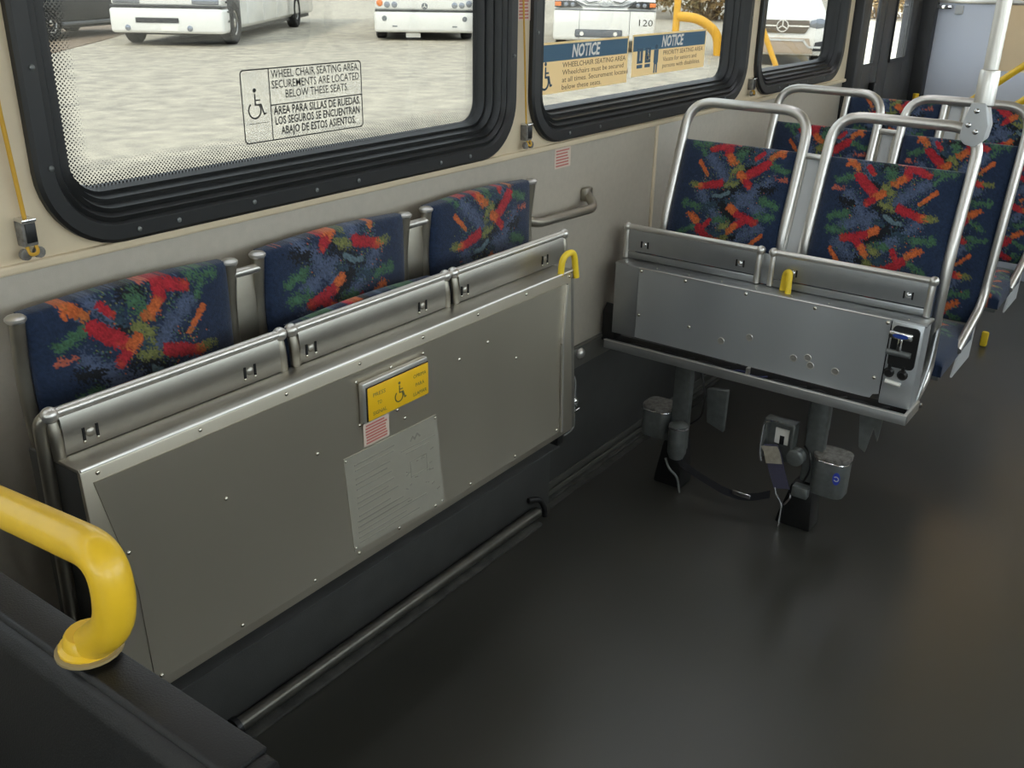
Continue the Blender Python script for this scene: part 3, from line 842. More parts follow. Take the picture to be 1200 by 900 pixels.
obj('sheet_lip_highlight', bm_tube([(2.5295, .597, .7225), (2.5295, 1.345, .7225)], .002, 8), M_tube, fs)  # folded top edge, its bright glint added as a pale tube
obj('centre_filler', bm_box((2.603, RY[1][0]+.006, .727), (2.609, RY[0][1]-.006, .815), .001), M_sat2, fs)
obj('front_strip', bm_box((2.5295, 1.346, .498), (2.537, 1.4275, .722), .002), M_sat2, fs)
main_poly = [(1.3445, .501), (1.3445, .7215), (.597, .7215), (.597, .512), (.612, .508), (.618, .496), (.635, .495)]
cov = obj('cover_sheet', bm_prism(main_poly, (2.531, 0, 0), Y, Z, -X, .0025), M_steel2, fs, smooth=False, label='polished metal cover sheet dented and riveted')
for y, z in ((1.337, .714), (1.19, .712), (1.0, .711), (.80, .711), (.605, .713), (1.335, .575), (1.165, .575), (.615, .555)): rivet(cov, (2.5285, y, z), 'x', .0056)
for y, z in ((1.06, .555), (.975, .585), (.80, .566), (.84, .555), (.79, .545), (.72, .545)):
    obj('dent', bm_lathe([(.011, 0), (.0095, .0014), (.006, .0004), (.003, .0012)], (2.5285, y, z), (-1, 0, 0), 14), M_tube, cov)
for k in range(9): rivet(fs, (2.548, 1.40-k*.105, .7255), 'y', .003)
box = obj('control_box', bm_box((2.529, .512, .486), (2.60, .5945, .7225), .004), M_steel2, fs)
bp_ = obj('latch_plate', bm_prism(rrect(.520, .598, .588, .712, .012, 4), (2.5295, 0, 0), Y, Z, -X, .006), M_black, box)
lt = obj('latch_handle', bm_box((2.508, .532, .680), (2.523, .594, .700), .005), M_chrome, box, label='chrome pull latch with an oval blue badge')
obj('latch_stem', bm_box((2.514, .556, .634), (2.5235, .570, .682), .003), M_chrome, lt)
obj('latch_pivot', bm_tube([(2.518, .532, .640), (2.518, .594, .640)], .008), M_cast, lt)
obj('badge', bm_prism([(.563+.020*math.cos(a), .690+.006*math.sin(a)) for a in np.linspace(0, 2*math.pi, 20)[:-1]], (2.508, 0, 0), Y, Z, -X, .001), mat('blue_badge', (44, 70, 150), .4), lt)
for y in (.580, .545): obj('plug', bm_lathe([(.014, 0), (.014, .004), (.009, .010)], (2.529, y, .580), (-1, 0, 0), 14), M_black, box)
for y in (.580, .545): obj('plug_stem', bm_box((2.521, y-.004, .585), (2.529, y+.004, .605)), M_black, box)
obj('spacer_pin', bm_tube([(2.524, .585, .556), (2.524, .545, .552)], .006), M_white, box)
obj('tray', bm_box((2.505, .515, .452), (2.60, 1.43, .466), .002), M_dark, fs)
bar = obj('base_bar', bm_box((2.492, .507, .456), (2.506, 1.432, .484), .0012), mat('bar_grey', (170, 171, 169), .38, metal=.7, var=.1), fs)
obj('bar_highlight', bm_tube([(2.493, .507, .4835), (2.493, 1.432, .4835)], .0018, 8), M_tube, bar)  # pale tube added for the highlight on the bar's top edge
obj('bar_return', bm_box((2.494, .507, .455), (2.62, .517, .485), .002), M_tube, fs)
for k in range(7):
    y0 = 1.36-k*.115
    obj('wire', bm_tube(fillet([(2.518, y0, .474), (2.516, y0-.03, .486), (2.516, y0-.08, .476), (2.522, y0-.11, .484)], .03), .003, 6), M_black if k != 3 else mat('blue_wire', (38, 44, 80), .5), fs)
obj('divider', bm_box((2.500, .955, .466), (2.516, .963, .503)), M_tube, fs)
HOOPS = [(1.393, 1.004), (.932, .535)]
def hoop(parent, y0, y1, xb, zb, xm, zm, xt, zt, r=.0150, rad=.085, m=None, extra0=None, extra1=None):
    pts = [(xb, y0, zb), (xm, y0, zm), (xt, y0, zt), (xt, y1, zt), (xm, y1, zm), (xb, y1, zb)]
    rr = [.15, rad, rad, .15]
    if extra1:
        pts += extra1; rr += [.06]*len(extra1)
    return obj('back_hoop', bm_tube(fillet(pts, rr, 8), r, 16), m or M_tube, parent)
hoop(fs, *HOOPS[0], 2.775, .52, 2.755, .78, 2.880, 1.176)
hoop(fs, *HOOPS[1], 2.785, .50, 2.755, .78, 2.880, 1.176, extra1=[(2.62, .532, .462)])
Vb = Vector((-.098, 0, -.29)).normalized()
for i, (a, b) in enumerate(HOOPS):
    me = cushion_mesh('backrest', (2.838, a-.012, 1.068), -Y, Vb, a-b-.024, .44, .045, bulge=.012, nu=150, mirror=(i == 0), off=0.0)
    obj('backrest', me, None, fs, label='navy backrest pad woven with red, orange and green brush strokes')
ya, yb = HOOPS[0][1], HOOPS[1][0]
n_ = Vector((-Vb.z, 0, Vb.x))
bm = bmesh.new()
P0 = Vector((2.853, 0, 1.05))
bm_prism([(0, 0), (.40, 0), (.40, .006), (0, .006)], P0 + Y*(yb+.010), Vb, n_, Y, ya-yb-.020, bm)
obj('spacer_panel', bm, M_spacer, fs)
obj('cross_bar', bm_box((2.838, yb, 1.048), (2.858, ya, 1.064), .004), M_tube, fs)
for y in (yb+.014, ya-.014): obj('spacer_edge', bm_tube([P0+Y*y-n_*.004, P0+Y*y+Vb*.40-n_*.004], .004, 6), M_tube, fs)
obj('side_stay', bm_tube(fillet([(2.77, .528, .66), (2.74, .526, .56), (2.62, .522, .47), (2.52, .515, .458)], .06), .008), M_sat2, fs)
obj('stay_bolt', bm_lathe([(.008, 0), (.008, .004), (.004, .007)], (2.66, .514, .455), (0, -1, 0), 10), M_chrome, fs)
obj('wall_bracket', bm_prism([(2.555, .455), (2.60, .455), (2.60, .56), (2.575, .575), (2.555, .55)], (0, 1.432, 0), X, Z, Y, .045), M_black, fs)
br = obj('stow_bracket', bm_prism([(.57, .455), (.66, .455), (.645, .445), (.63, .33), (.612, .32), (.60, .40), (.585, .36), (.58, .44)], (2.556, 0, 0), Y, Z, X, .012), M_cast, fs)
obj('release_strap', bm_tube(fillet([(2.585, .918, .712), (2.588, .915, .775), (2.574, .898, .785), (2.562, .892, .705)], .014, 5), .0088), M_yellowp, fs, label='yellow plastic release loop')

# ------------------------------------------------------------ fixed seats further back
def fixed_seat(label, xt, zt, loops, hoops=True, off=0.0, nu=70):
    s = thing('passenger_seat', label, 'seat', (xt-.2, .95, 0))
    dx = xt-2.880; dz = zt-1.176
    V = Vector((-.15, 0, -.52)).normalized()
    for i, (a, b) in enumerate(loops):
        arm = [(xt-.40, b+.010, .425)] if i == 1 else []
        if hoops:
            pts = [(xt-.16, a, .50), (xt-.12, a, .78+dz), (xt, a, zt), (xt, b, zt), (xt-.12, b, .78+dz), (xt-.17, b, .53)] + arm
            rr = [.15, .085, .085, .15] + ([.07] if arm else [])
            obj('back_hoop', bm_tube(fillet(pts, rr, 7), .0150, 14), M_tube, s)
        else:
            for y, last in ((a, False), (b, i == 1)):
                pts = [(xt-.03, y, zt-.10), (xt-.17, y, .53)] + (arm if last else [(xt-.17, y, .42)])
                obj('back_tube', bm_tube(fillet(pts, .07, 7), .0150, 14), M_tube, s)
        me = cushion_mesh('backrest', (xt-.042, a-.012, zt-.118), -Y, V, a-b-.024, .60, .045, bulge=.012, nu=nu, mirror=(i == 0), off=off)
        obj('backrest', me, None, s)
        me = cushion_mesh('seat_cushion', (xt-.20, a-.006, .462), -Y, Vector((-1, 0, -.03)), a-b-.012, .40, .055, bulge=.012, nu=50, off=.15)
        obj('seat_cushion', me, None, s)
    ya, yb = loops[0][1], loops[1][0]
    Pq = Vector((xt-.03, 0, zt-.128)); n = Vector((-V.z, 0, V.x))
    obj('spacer_panel', bm_prism([(0, 0), (.50, 0), (.50, .006), (0, .006)], Pq+Y*(yb+.010), V, n, Y, ya-yb-.020), M_spacer, s)
    obj('cross_bar', bm_box((xt-.046, yb, zt-.128), (xt-.026, ya, zt-.110), .004), M_tube, s)
    for y in (yb+.018, ya-.018): obj('spacer_edge', bm_tube([Pq+Y*y-n*.004, Pq+Y*y+V*.50-n*.004], .004, 6), M_tubed, s)
    lo, hi = loops[1][1], loops[0][0]
    obj('seat_frame', bm_box((xt-.58, lo+.015, .375), (xt-.15, hi-.01, .400), .004), M_cast, s)
    obj('side_plate', bm_prism([(xt-.40, .33), (xt-.16, .33), (xt-.15, .47), (xt-.34, .42)], (0, lo+.008, 0), X, Z, Y, .006), M_spacer, s)
    obj('leg', bm_box((xt-.40, .93, 0), (xt-.34, 1.0, .375), .006), M_cast, s)
    obj('wall_arm', bm_box((xt-.42, hi-.03, .36), (xt-.25, 1.478, .40), .004), M_cast, s)
    return s
fixed_seat('two place seat with hooped metal frame standing behind the flip-up seat', 3.66, 1.157, [(1.405, 1.022), (.940, .542)], off=.0, nu=90)
s3 = fixed_seat('rearmost two place seat beside the black rear door, without hoops on top', 4.50, 1.178, [(1.405, .995), (.905, .545)], hoops=False, off=.06)
yb_ = obj('floor_buckle', bm_box((4.62, .665, 0.0), (4.645, .695, .07), .008), M_yellowp); tag(yb_, 'small yellow block on the floor under the rearmost seat', 'block')

# ------------------------------------------------------------ stanchion clamped to the flip-up seat's aisle corner
st = thing('stanchion_pole', 'upright metal stanchion clamped to the hoop of the flip-up seat', 'pole', (2.868, .545, 1.14))
obj('pole', bm_tube([(2.868, .545, 1.15), (2.868, .545, 2.25)], .0185, 20), M_tube, st)
obj('sleeve', bm_lathe([(.0215, 1.235), (.0255, 1.24), (.0255, 1.318), (.0235, 1.326), (.019, 1.328)], (2.868, .545, 0), Z, 20), M_tube, st)
teard = [(.569, 1.245), (.534, 1.245), (.518, 1.19), (.522, 1.153), (.543, 1.132), (.569, 1.137), (.585, 1.153), (.579, 1.208)]
cp = obj('clamp', bm_prism(teard, (2.838, 0, 0), Y, Z, X, .060, bev=.004), M_spacer, st)
for y, z in ((.552, 1.225), (.566, 1.188), (.546, 1.172)):
    obj('clamp_bolt', bm_lathe([(.0075, 0), (.007, .003), (.003, .006)], (2.838, y, z), (-1, 0, 0), 12), M_chrome, cp)
# ------------------------------------------------------------ wheelchair tie-downs on the floor under the flip-up seat
def ribbon(pts, wdir, w, th=.0025):
    P = [Vector(p) for p in pts]; wd = Vector(wdir).normalized()*w/2
    bm = bmesh.new(); rows = []
    for i, p in enumerate(P):
        t = (P[min(i+1, len(P)-1)]-P[max(i-1, 0)]).normalized()
        n = t.cross(wd).normalized()*th/2
        rows.append([bm.verts.new(p+wd+n), bm.verts.new(p-wd+n), bm.verts.new(p-wd-n), bm.verts.new(p+wd-n)])
    for a, b in zip(rows, rows[1:]):
        for k in range(4): bm.faces.new((a[k], a[(k+1) % 4], b[(k+1) % 4], b[k]))
    bm.faces.new(rows[0]); bm.faces.new(rows[-1][::-1])
    return bm
M_strap = mat('black_webbing', (28, 28, 32), .8, bump=.5, bscale=500)
M_strap2 = mat('purple_webbing', (74, 72, 92), .8, var=.2, vscale=200)
M_patch = mat('pale_patch', (170, 162, 146), .7, var=.3, vscale=80)
def housing(parent, x0, x1, y0, y1, z0, z1):
    hb = obj('retractor_housing', bm_prism(rrect(x0, y0, x1, y1, .028, 5), (0, 0, z0), X, Y, Z, z1-z0-.012, bev=.003), M_cast, parent)
    obj('housing_cover', bm_prism(rrect(x0-.002, y0-.002, x1+.002, y1+.002, .029, 5), (0, 0, z1-.014), X, Y, Z, .014, bev=.004), M_cover, hb)
    obj('cover_rim', bm_tube([(p[0], p[1], z1-.014) for p in rrect(x0-.003, y0-.003, x1+.003, y1+.003, .03, 5)]+[(x1-.027, y0-.003, z1-.014)], .002, 6, caps=False), M_chrome, hb)
    return hb
ta = thing('wheelchair_tie_down', 'floor mounted wheelchair tie-down in the dark corner by the wall with two retractors', 'tie-down', (2.63, 1.21, 0))
obj('foot', bm_prism([(1.165, 0), (1.265, 0), (1.262, .03), (1.24, .155), (1.18, .155)], (2.578, 0, 0), Y, Z, X, .08, bev=.006), M_black, ta)
housing(ta, 2.575, 2.665, 1.235, 1.330, .155, .262)
obj('mount_arm', bm_box((2.585, 1.17, .13), (2.62, 1.26, .18), .006), M_cast, ta)
cyl = obj('lock_barrel', bm_lathe([(.022, .09), (.030, .11), (.031, .20), (.030, .205), (.020, .212)], (2.560, 1.182, .03), Z, 20), M_cast, ta)
obj('barrel_rim', bm_lathe([(.0315, .196), (.0325, .199), (.0315, .203)], (2.560, 1.182, .03), Z, 20), M_chrome, cyl)
obj('guard_plate', bm_prism([(1.075, .20), (1.135, .22), (1.145, .335), (1.075, .345)], (2.66, 0, 0), Y, Z, X, .02, bev=.004), M_cast, ta)
obj('cable', bm_tube(fillet([(2.60, 1.145, .42), (2.59, 1.118, .36), (2.59, 1.120, .27), (2.60, 1.16, .23)], .05), .0035, 8), M_black, ta)
obj('webbing', ribbon(fillet([(2.555, 1.18, .15), (2.552, 1.17, .115), (2.555, 1.10, .085), (2.57, 1.0, .048), (2.575, .93, .052), (2.58, .87, .085)], .04), (.2, .1, 1), .024), M_strap, ta)
obj('hook', bm_tube(fillet([(2.553, 1.215, .11), (2.553, 1.20, .075), (2.553, 1.17, .06), (2.553, 1.155, .004)], .02), .004, 8), M_cast, ta)
obj('tongue', bm_box((2.566, .925, .052), (2.572, .985, .066), .002), M_chrome, ta)

tb = thing('wheelchair_tie_down', 'floor mounted wheelchair tie-down with purple strap and open buckle under the aisle end', 'tie-down', (2.63, .78, 0))
obj('foot', bm_prism([(.735, 0), (.845, 0), (.84, .03), (.81, .145), (.745, .145)], (2.578, 0, 0), Y, Z, X, .08, bev=.006), M_black, tb)
hb = housing(tb, 2.572, 2.660, .660, .760, .135, .262)
obj('badge', bm_prism([(.680+.011*math.cos(a), .205+.020*math.sin(a)) for a in np.linspace(0, 2*math.pi, 20)[:-1]], (2.5715, 0, 0), Y, Z, -X, .001), mat('blue_badge2', (60, 80, 190), .4), hb)
obj('badge_swirl', bm_strokes([(arc(.680, .205, .007, 40, 320, 10), .003)], (2.5702, 0, 0), Y, Z, -X, .0005), M_white, hb)
# open buckle channel
bm = bm_box((2.578, .812, .205), (2.588, .905, .345), .003)
bm_box((2.548, .898, .215), (2.588, .906, .335), .003, bm=bm); bm_box((2.548, .812, .235), (2.588, .820, .345), .003, bm=bm); bm_box((2.55, .812, .335), (2.588, .905, .345), .003, bm=bm)
bk = obj('buckle_channel', bm, M_cast, tb)
obj('buckle_edge', bm_tube(fillet([(2.546, .862, .345), (2.546, .905, .335), (2.546, .908, .24), (2.548, .90, .205)], .02), .003, 6), M_chrome, bk)
obj('label_tab', bm_box((2.574, .835, .262), (2.579, .878, .312), .002), M_white, bk)
obj('label_mark', bm_box((2.5725, .848, .262), (2.5745, .862, .290), .001), M_dark, bk)
obj('webbing', ribbon(fillet([(2.555, .885, .262), (2.548, .868, .245), (2.546, .845, .18), (2.546, .825, .135)], .04), (.0, 1, -.25), .050), M_strap2, tb, label='short purple grey strap')
obj('strap_patch', ribbon([(2.549, .882, .258), (2.544, .869, .243), (2.543, .858, .21)], (.0, 1, -.25), .050), M_patch, tb)
obj('wire_hook', bm_tube(fillet([(2.545, .845, .135), (2.545, .842, .115), (2.545, .818, .085), (2.545, .820, .008)], .012), .0035, 8), M_chrome, tb)
obj('wire_hook', bm_tube(fillet([(2.545, .798, .128), (2.545, .796, .112), (2.545, .812, .085)], .012), .0035, 8), M_chrome, tb)
obj('lock_lever', bm_box((2.556, .752, .115), (2.59, .80, .15), .004), M_cast, tb)
obj('side_barrel', bm_lathe([(.02, 0), (.026, .004), (.026, .03), (.02, .034)], (2.575, .80, .245), (-1, 0, 0), 18), M_cast, tb)
obj('cable', bm_tube(fillet([(2.59, .79, .27), (2.565, .762, .262), (2.562, .755, .21), (2.58, .775, .16)], .04), .003, 8), M_black, tb)

for t_, y in ((ta, 1.205), (tb, .768)):
    lg = obj('post', bm_prism([(y-.030, .15), (y+.026, .15), (y+.026, .40), (y+.020, .452), (y-.022, .452), (y-.030, .38)], (2.600, 0, 0), Y, Z, X, .03, bev=.004), M_cast, t_)
    obj('post_clip', bm_box((2.594, y-.038, .424), (2.602, y+.038, .4515), .003), M_cast, lg)
    obj('clip_bolt', bm_lathe([(.008, 0), (.008, .004), (.004, .006)], (2.594, y-.012, .436), (-1, 0, 0), 10), M_slot, lg)

# ------------------------------------------------------------ modesty panel and yellow handrail in the near corner
mp = thing('modesty_panel', 'black moulded modesty panel close to the bench with a rounded top edge', 'panel', (.35, .98, 0))
poly = [(.300, 0), (.386, 0), (.386, .952), (.380, .960), (.350, .960), (.340, .956), (.332, .944), (.300, .80)]
obj('panel_body', bm_prism(poly, (0, .500, 0), X, Z, Y, .965, bev=.003), M_blackcap, mp)
obj('cap_strip', bm_prism([(.343, .958), (.384, .958), (.384, .964), (.347, .964)], (0, .512, 0), X, Z, Y, .95, bev=.002), M_blackcap, mp)
obj('end_cap', bm_prism([(.300, .02), (.386, .02), (.386, .93), (.340, .93), (.300, .78)], (0, .492, 0), X, Z, Y, .010, bev=.003), M_blackcap, mp)
obj('end_bolt', bm_tube([(.372, .500, .945), (.372, .488, .94)], .006, 10), M_chrome, mp)
yh = thing('yellow_handrail', 'thick yellow handrail bent down onto the black modesty panel', 'handrail', (.364, .74, .965))
obj('rail', bm_tube(fillet([(.366, 1.44, 1.06), (.366, .95, 1.066), (.364, .672, 1.094), (.364, .672, 1.025), (.364, .727, .9765)], [.1, .075, .07], 12), .0178, 24), M_yellow, yh)
obj('flange', bm_lathe([(.0265, 0), (.0265, .003), (.0225, .006), (.0208, .014), (.0185, .017)], (.364, .729, .9735), (0, -.06, 1), 22), M_yellow, yh)
obj('gasket', bm_lathe([(.0300, -.001), (.0300, .002), (.027, .003)], (.364, .729, .9710), (0, 0, 1), 22), mat('worn_gasket', (150, 132, 90), .6), yh)
obj('wall_flange', bm_lathe([(.034, 0), (.034, .006), (.02, .012)], (.366, 1.484, 1.06), (0, -1, 0), 20), M_yellow, yh)

# ------------------------------------------------------------ pull cords and small labels on the wall
def pull_cord(label, pts, cx, cz, group=None):
    t = thing('stop_cord', label, 'cord', (cx, YW-.02, cz-.03))
    if pts: obj('cord', bm_tube(pts, .0036 if cx < 1 else .0024, 8), M_cord, t)
    obj('clip', bm_box((cx-.012, YW-.028, cz-.002), (cx+.012, YW-.0065, cz+.040), .003), M_cover, t)
    obj('clip_face', bm_box((cx-.012, YW-.032, cz+.036), (cx+.012, YW-.0065, cz+.042), .002), M_chrome, t)
    obj('clip_mark', bm_box((cx-.007, YW-.0300, cz+.004), (cx+.010, YW-.0275, cz+.034), .001), M_black, t)
    for d in (-.011, .011):
        obj('eyelet', bm_lathe([(.003, 0), (.009, .002), (.009, .010), (.004, .012)], (cx+d, YW-.018, cz-.014), (0, -1, .1), 12), M_cover, t)
    obj('loop', bm_tube(fillet([(cx-.006, YW-.022, cz+.004), (cx-.008, YW-.030, cz-.014), (cx+.008, YW-.030, cz-.014), (cx+.007, YW-.022, cz+.004)], .008), .003, 6), M_cord, t)
    return t
pull_cord('yellow stop cord hanging beside the large window next to the modesty panel', [(.748, YW-.016, 2.0), (.752, YW-.016, 1.34), (.759, YW-.018, 1.175)], .758, 1.140)
pull_cord('thin yellow stop cord hanging on the pillar between the large window and the notice window', [(2.085, YW-.016, 2.0), (2.078, YW-.016, 1.48), (2.100, YW-.018, 1.170)], 2.101, 1.140)
pull_cord('stop cord clip on the pillar beside the small rear window', None, 3.540, 1.150)
def wall_label(label, x0, x1, z0, z1, y):
    o = obj('wall_label', bm_prism(rrect(x0, z0, x1, z1, .003, 2), (0, y, 0), X, Z, -Y, .0008), M_pinklabel, smooth=False)
    tag(o, label, 'label')
    n = max(4, int((z1-z0)/.008))
    obj('label_print', bm_strokes([([(x0+.008, z), (x1-.008-random.uniform(0, .01), z)], .004) for z in np.linspace(z0+.007, z1-.007, n)], (0, y-.0008, 0), X, Z, -Y, .0004), M_redink, o, smooth=False)
wall_label('small faded pink label on the grey wall panel under the notice window', 2.264, 2.345, 1.037, 1.092, YW)
wall_label('faded pink label on the pillar behind the thin stop cord', 2.066, 2.122, 1.428, 1.52, YW-.0065)
wall_label('pale label beside the upper edge of the large window', .70, .776, 1.425, 1.50, YW-.0065)

# ------------------------------------------------------------ stickers on the glass
YG = YW-.006+.0485
def sticker_clear():
    y = YG+.0005
    t = thing('wheelchair_sticker', 'clear bilingual wheelchair seating sticker with black print on the large window', 'sticker', (1.39, YG, 1.23))
    k = (YG)/1.515
    f = lambda x, z: (x*k, 1.55+(z-1.55)*k)
    (x0, z0), (x1, z1) = f(1.231, 1.230), f(1.549, 1.364)
    xm = f(1.299, 0)[0]; zm = f(0, 1.296)[1]
    obj('film', bm_prism(rrect(x0, z0, x1, z1, .008, 4), (0, y, 0), X, Z, -Y, .0004), film_mat('clear_film', (240, 238, 228), .10), t, smooth=False)
    lines = [(rrect(x0, z0, x1, z1, .008, 4)+[(x1-.008, z0)], .0024), ([(xm, z0), (xm, z1)], .0022), ([(xm, zm), (x1, zm)], .0022)]
    O = (0, y-.0005, 0)
    ink = bm_strokes(lines, O, X, Z, -Y, .0004)
    L, head = wheelchair_lines((x0+xm)/2-.002, (z0+z1)/2+.004, .062, .0030)
    bm_strokes(L, O, X, Z, -Y, .0004, ink); bm_prism(head, O, X, Z, -Y, .0004, ink)
    bm_strokes([([(x0+.012, z0+.036), (xm-.008, z0+.036)], .001)], O, X, Z, -Y, .0004, ink)
    cx = (xm+x1)/2; w = x1-xm-.012
    rows = [('WHEEL CHAIR SEATING AREA.', w, 0), ('SECUREMENTS ARE LOCATED', w, 1), ('BELOW THESE SEATS.', w*.72, 2)]
    for s_, ww, r in rows: text_bm(s_, (cx, y-.0009, z1-.0185-r*.0195), X, Z, -Y, w=ww, h=.0150, align='C', bm=ink, bold=.006)
    rows = [('\u00c1REA PARA SILLAS DE RUEDAS.', w, 0), ('LOS SEGUROS SE ENCUENTRAN', w*.98, 1), ('ABAJO DE ESTOS ASIENTOS.', w*.87, 2)]
    for s_, ww, r in rows: text_bm(s_, (cx, y-.0009, zm-.0185-r*.0195), X, Z, -Y, w=ww, h=.0150, align='C', bm=ink, bold=.022)
    obj('print', ink, M_ink, t, smooth=False)
sticker_clear()

def notice(label, x0, x1, z0, z1, heading_c, lines, tx, icons):
    y = YG
    k = YG/1.515
    f = lambda x, z: (x*k, 1.55+(z-1.55)*k)
    (x0, z0), (x1, z1) = f(x0, z0), f(x1, z1); tx *= k; heading_c *= k
    t = thing('notice_sticker', label, 'sticker', ((x0+x1)/2, YG, z0))
    zb = z1-.048
    obj('backing', bm_box((x0, y, z0), (x1, y+.0008, zb)), M_notice, t, smooth=False)
    obj('top_border', bm_strokes([([(x0, zb), (x0, z1-.002), (x1-.003, z1-.002), (x1-.003, zb)], .006)], (0, y+.0008, 0), X, Z, -Y, .0008), M_notice, t, smooth=False)
    obj('heading_band', bm_box((x0+.003, y, zb), (x1-.006, y+.0008, z1-.005)), M_blueband, t, smooth=False)
    obj('heading', text_bm('NOTICE', (heading_c, y-.0006, zb+.007), X, Z, -Y, w=.150, h=.032, align='C', shear=.18, bold=.03), M_white, t, smooth=False)
    ink = bmesh.new()
    for i, (s_, w) in enumerate(lines):
        text_bm(s_, (tx, y-.0006, zb-.019-i*.0195), X, Z, -Y, w=w, h=.0135, bm=ink)
    obj('print', ink, M_brown, t, smooth=False)
    return t, y, zb, z0, k
t, y, zb, z0, k = notice('cream and blue notice sticker about wheelchair seating on the glass', 2.150, 2.681, 1.236, 1.367, 2.445,
       [('WHEELCHAIR SEATING AREA', .345), ('Wheelchairs must be secured', .335), ('at all times. Securement located', .365), ('below these seats.', .21)], 2.325, None)
L, head = wheelchair_lines(2.245*k, 1.279, .078, .0055)
ink = bm_strokes(L, (0, y, 0), X, Z, -Y, .0008); bm_prism(head, (0, y, 0), X, Z, -Y, .0008, ink)
obj('symbol', ink, M_blueink, t, smooth=False)
t, y, zb, z0, k = notice('cream and blue notice sticker about priority seating on the glass', 2.708, 3.206, 1.248, 1.369, 2.965,
       [('PRIORITY SEATING AREA', .285), ('Vacate for seniors and', .24), ('persons with disabilities.', .27)], 2.905, None)
for j, xx_ in enumerate((2.755, 2.805)):
    x_ = xx_*k
    obj('symbol', bm_box((x_-.017, y-.0008, z0+.038), (x_+.017, y, z0+.082)), M_blueink, t, smooth=False)
    obj('symbol_bar', bm_box((x_-.017, y-.0008, z0+.024), (x_+.017, y, z0+.034)), M_blueink, t, smooth=False)
    bw = bmesh.new()
    if j == 0: bm_strokes([([(x_, z0+.047), (x_, z0+.072)], .006)], (0, y-.0008, 0), X, Z, -Y, .0004, bw)
    else:
        L, hd = wheelchair_lines(x_, z0+.060, .034, .0035); bm_strokes(L, (0, y-.0008, 0), X, Z, -Y, .0004, bw); bm_prism(hd, (0, y-.0008, 0), X, Z, -Y, .0004, bw)
    obj('symbol_mark', bw, M_notice, t, smooth=False)
x_ = 2.858*k
fig = [(x_-.011, z0+.004), (x_-.003, z0+.004), (x_-.003, z0+.030), (x_+.003, z0+.030), (x_+.003, z0+.004), (x_+.011, z0+.004), (x_+.011, z0+.034), (x_+.014, z0+.036), (x_+.014, z0+.074), (x_-.014, z0+.074), (x_-.014, z0+.036), (x_-.011, z0+.034)]
obj('figure', bm_prism(fig, (0, y, 0), X, Z, -Y, .0008), M_blueink, t, smooth=False)
bm = bm_prism([(x_+.007*math.cos(a), z0+.082+.007*math.sin(a)) for a in np.linspace(0, 2*math.pi, 13)[:-1]], (0, y, 0), X, Z, -Y, .0008)
obj('figure_head', bm, M_blueink, t, smooth=False)
# ------------------------------------------------------------ outside: yard, vehicles, barriers, brush
GZ = -.38
M_pave = mat('yard_paving', (190, 182, 164), .85, rgb2=(150, 144, 132), vscale=3.5, detail=14, bump=.6, bscale=25)
g = struct('ground', bm_box((-60, -60, GZ-.3), (140, 140, GZ)), M_pave, 'pale worn concrete yard outside the bus')
M_gravel = mat('brown_gravel', (150, 132, 112), .95, rgb2=(96, 84, 72), vscale=9, detail=8, bump=1, bscale=30)
gr = struct('verge', bm_prism([(-6, 6.0), (11.8, 20.95), (15.9, 24.67), (22, 31), (22, 60), (-30, 60)], (0, 0, GZ-.02), X, Y, Z, .035), M_gravel, 'strip of brown gravel at the edge of the yard')
M_vwhite = mat('vehicle_white', (232, 232, 228), .3, coat=.5)
M_vglass = mat('vehicle_glass', (26, 30, 36), .08, spec=.8)
M_vdark = mat('vehicle_dark', (44, 46, 50), .5)
M_tyre = mat('tyre_rubber', (38, 38, 38), .8, var=.2)
M_lamp = mat('lamp_clear', (150, 156, 166), .12, metal=.6)
M_amber = mat('lamp_amber', (226, 128, 60), .25)
M_silver = mat('vehicle_silver', (206, 208, 208), .3, metal=.2, coat=.4)
M_greyp = mat('grey_insert', (112, 116, 122), .4)
M_tan = mat('tan_intake', (170, 154, 138), .5)
M_grille = mat('grille_taupe', (104, 96, 88), .45)
M_bright = mat('bright_trim', (240, 238, 232), .3)

def lbox(name, lo, hi, m, p, bev=.0, smooth=True):
    return obj(name, bm_box(lo, hi, bev, 3), m, p, smooth=smooth, local=True)
def wheel(p, x, y, r, w, s):
    """s: side the hub faces (+1 / -1 in local y)"""
    t = obj('wheel', bm_lathe([(r*.55, -w/2), (r*.92, -w/2), (r, -w*.36), (r, w*.36), (r*.92, w/2), (r*.60, w/2), (r*.56, w*.38)], (x, y, r), (0, s, 0), 32), M_tyre, p, local=True)
    hb = obj('hub', bm_lathe([(r*.57, w*.30), (r*.57, w*.42), (r*.50, w*.40), (r*.42, w*.22), (r*.22, w*.22), (r*.20, w*.40), (r*.10, w*.44)], (x, y, r), (0, s, 0), 28), M_chrome, t, local=True)
    bm = bmesh.new()
    for k in range(10):
        a = 2*math.pi*k/10
        bm_lathe([(r*.035, 0), (r*.035, w*.10), (r*.02, w*.13)], (x+r*.32*math.cos(a), y+s*w*.22, r+r*.32*math.sin(a)), (0, s, 0), 8, bm)
    obj('lug_nuts', bm, M_chrome, hb, local=True)

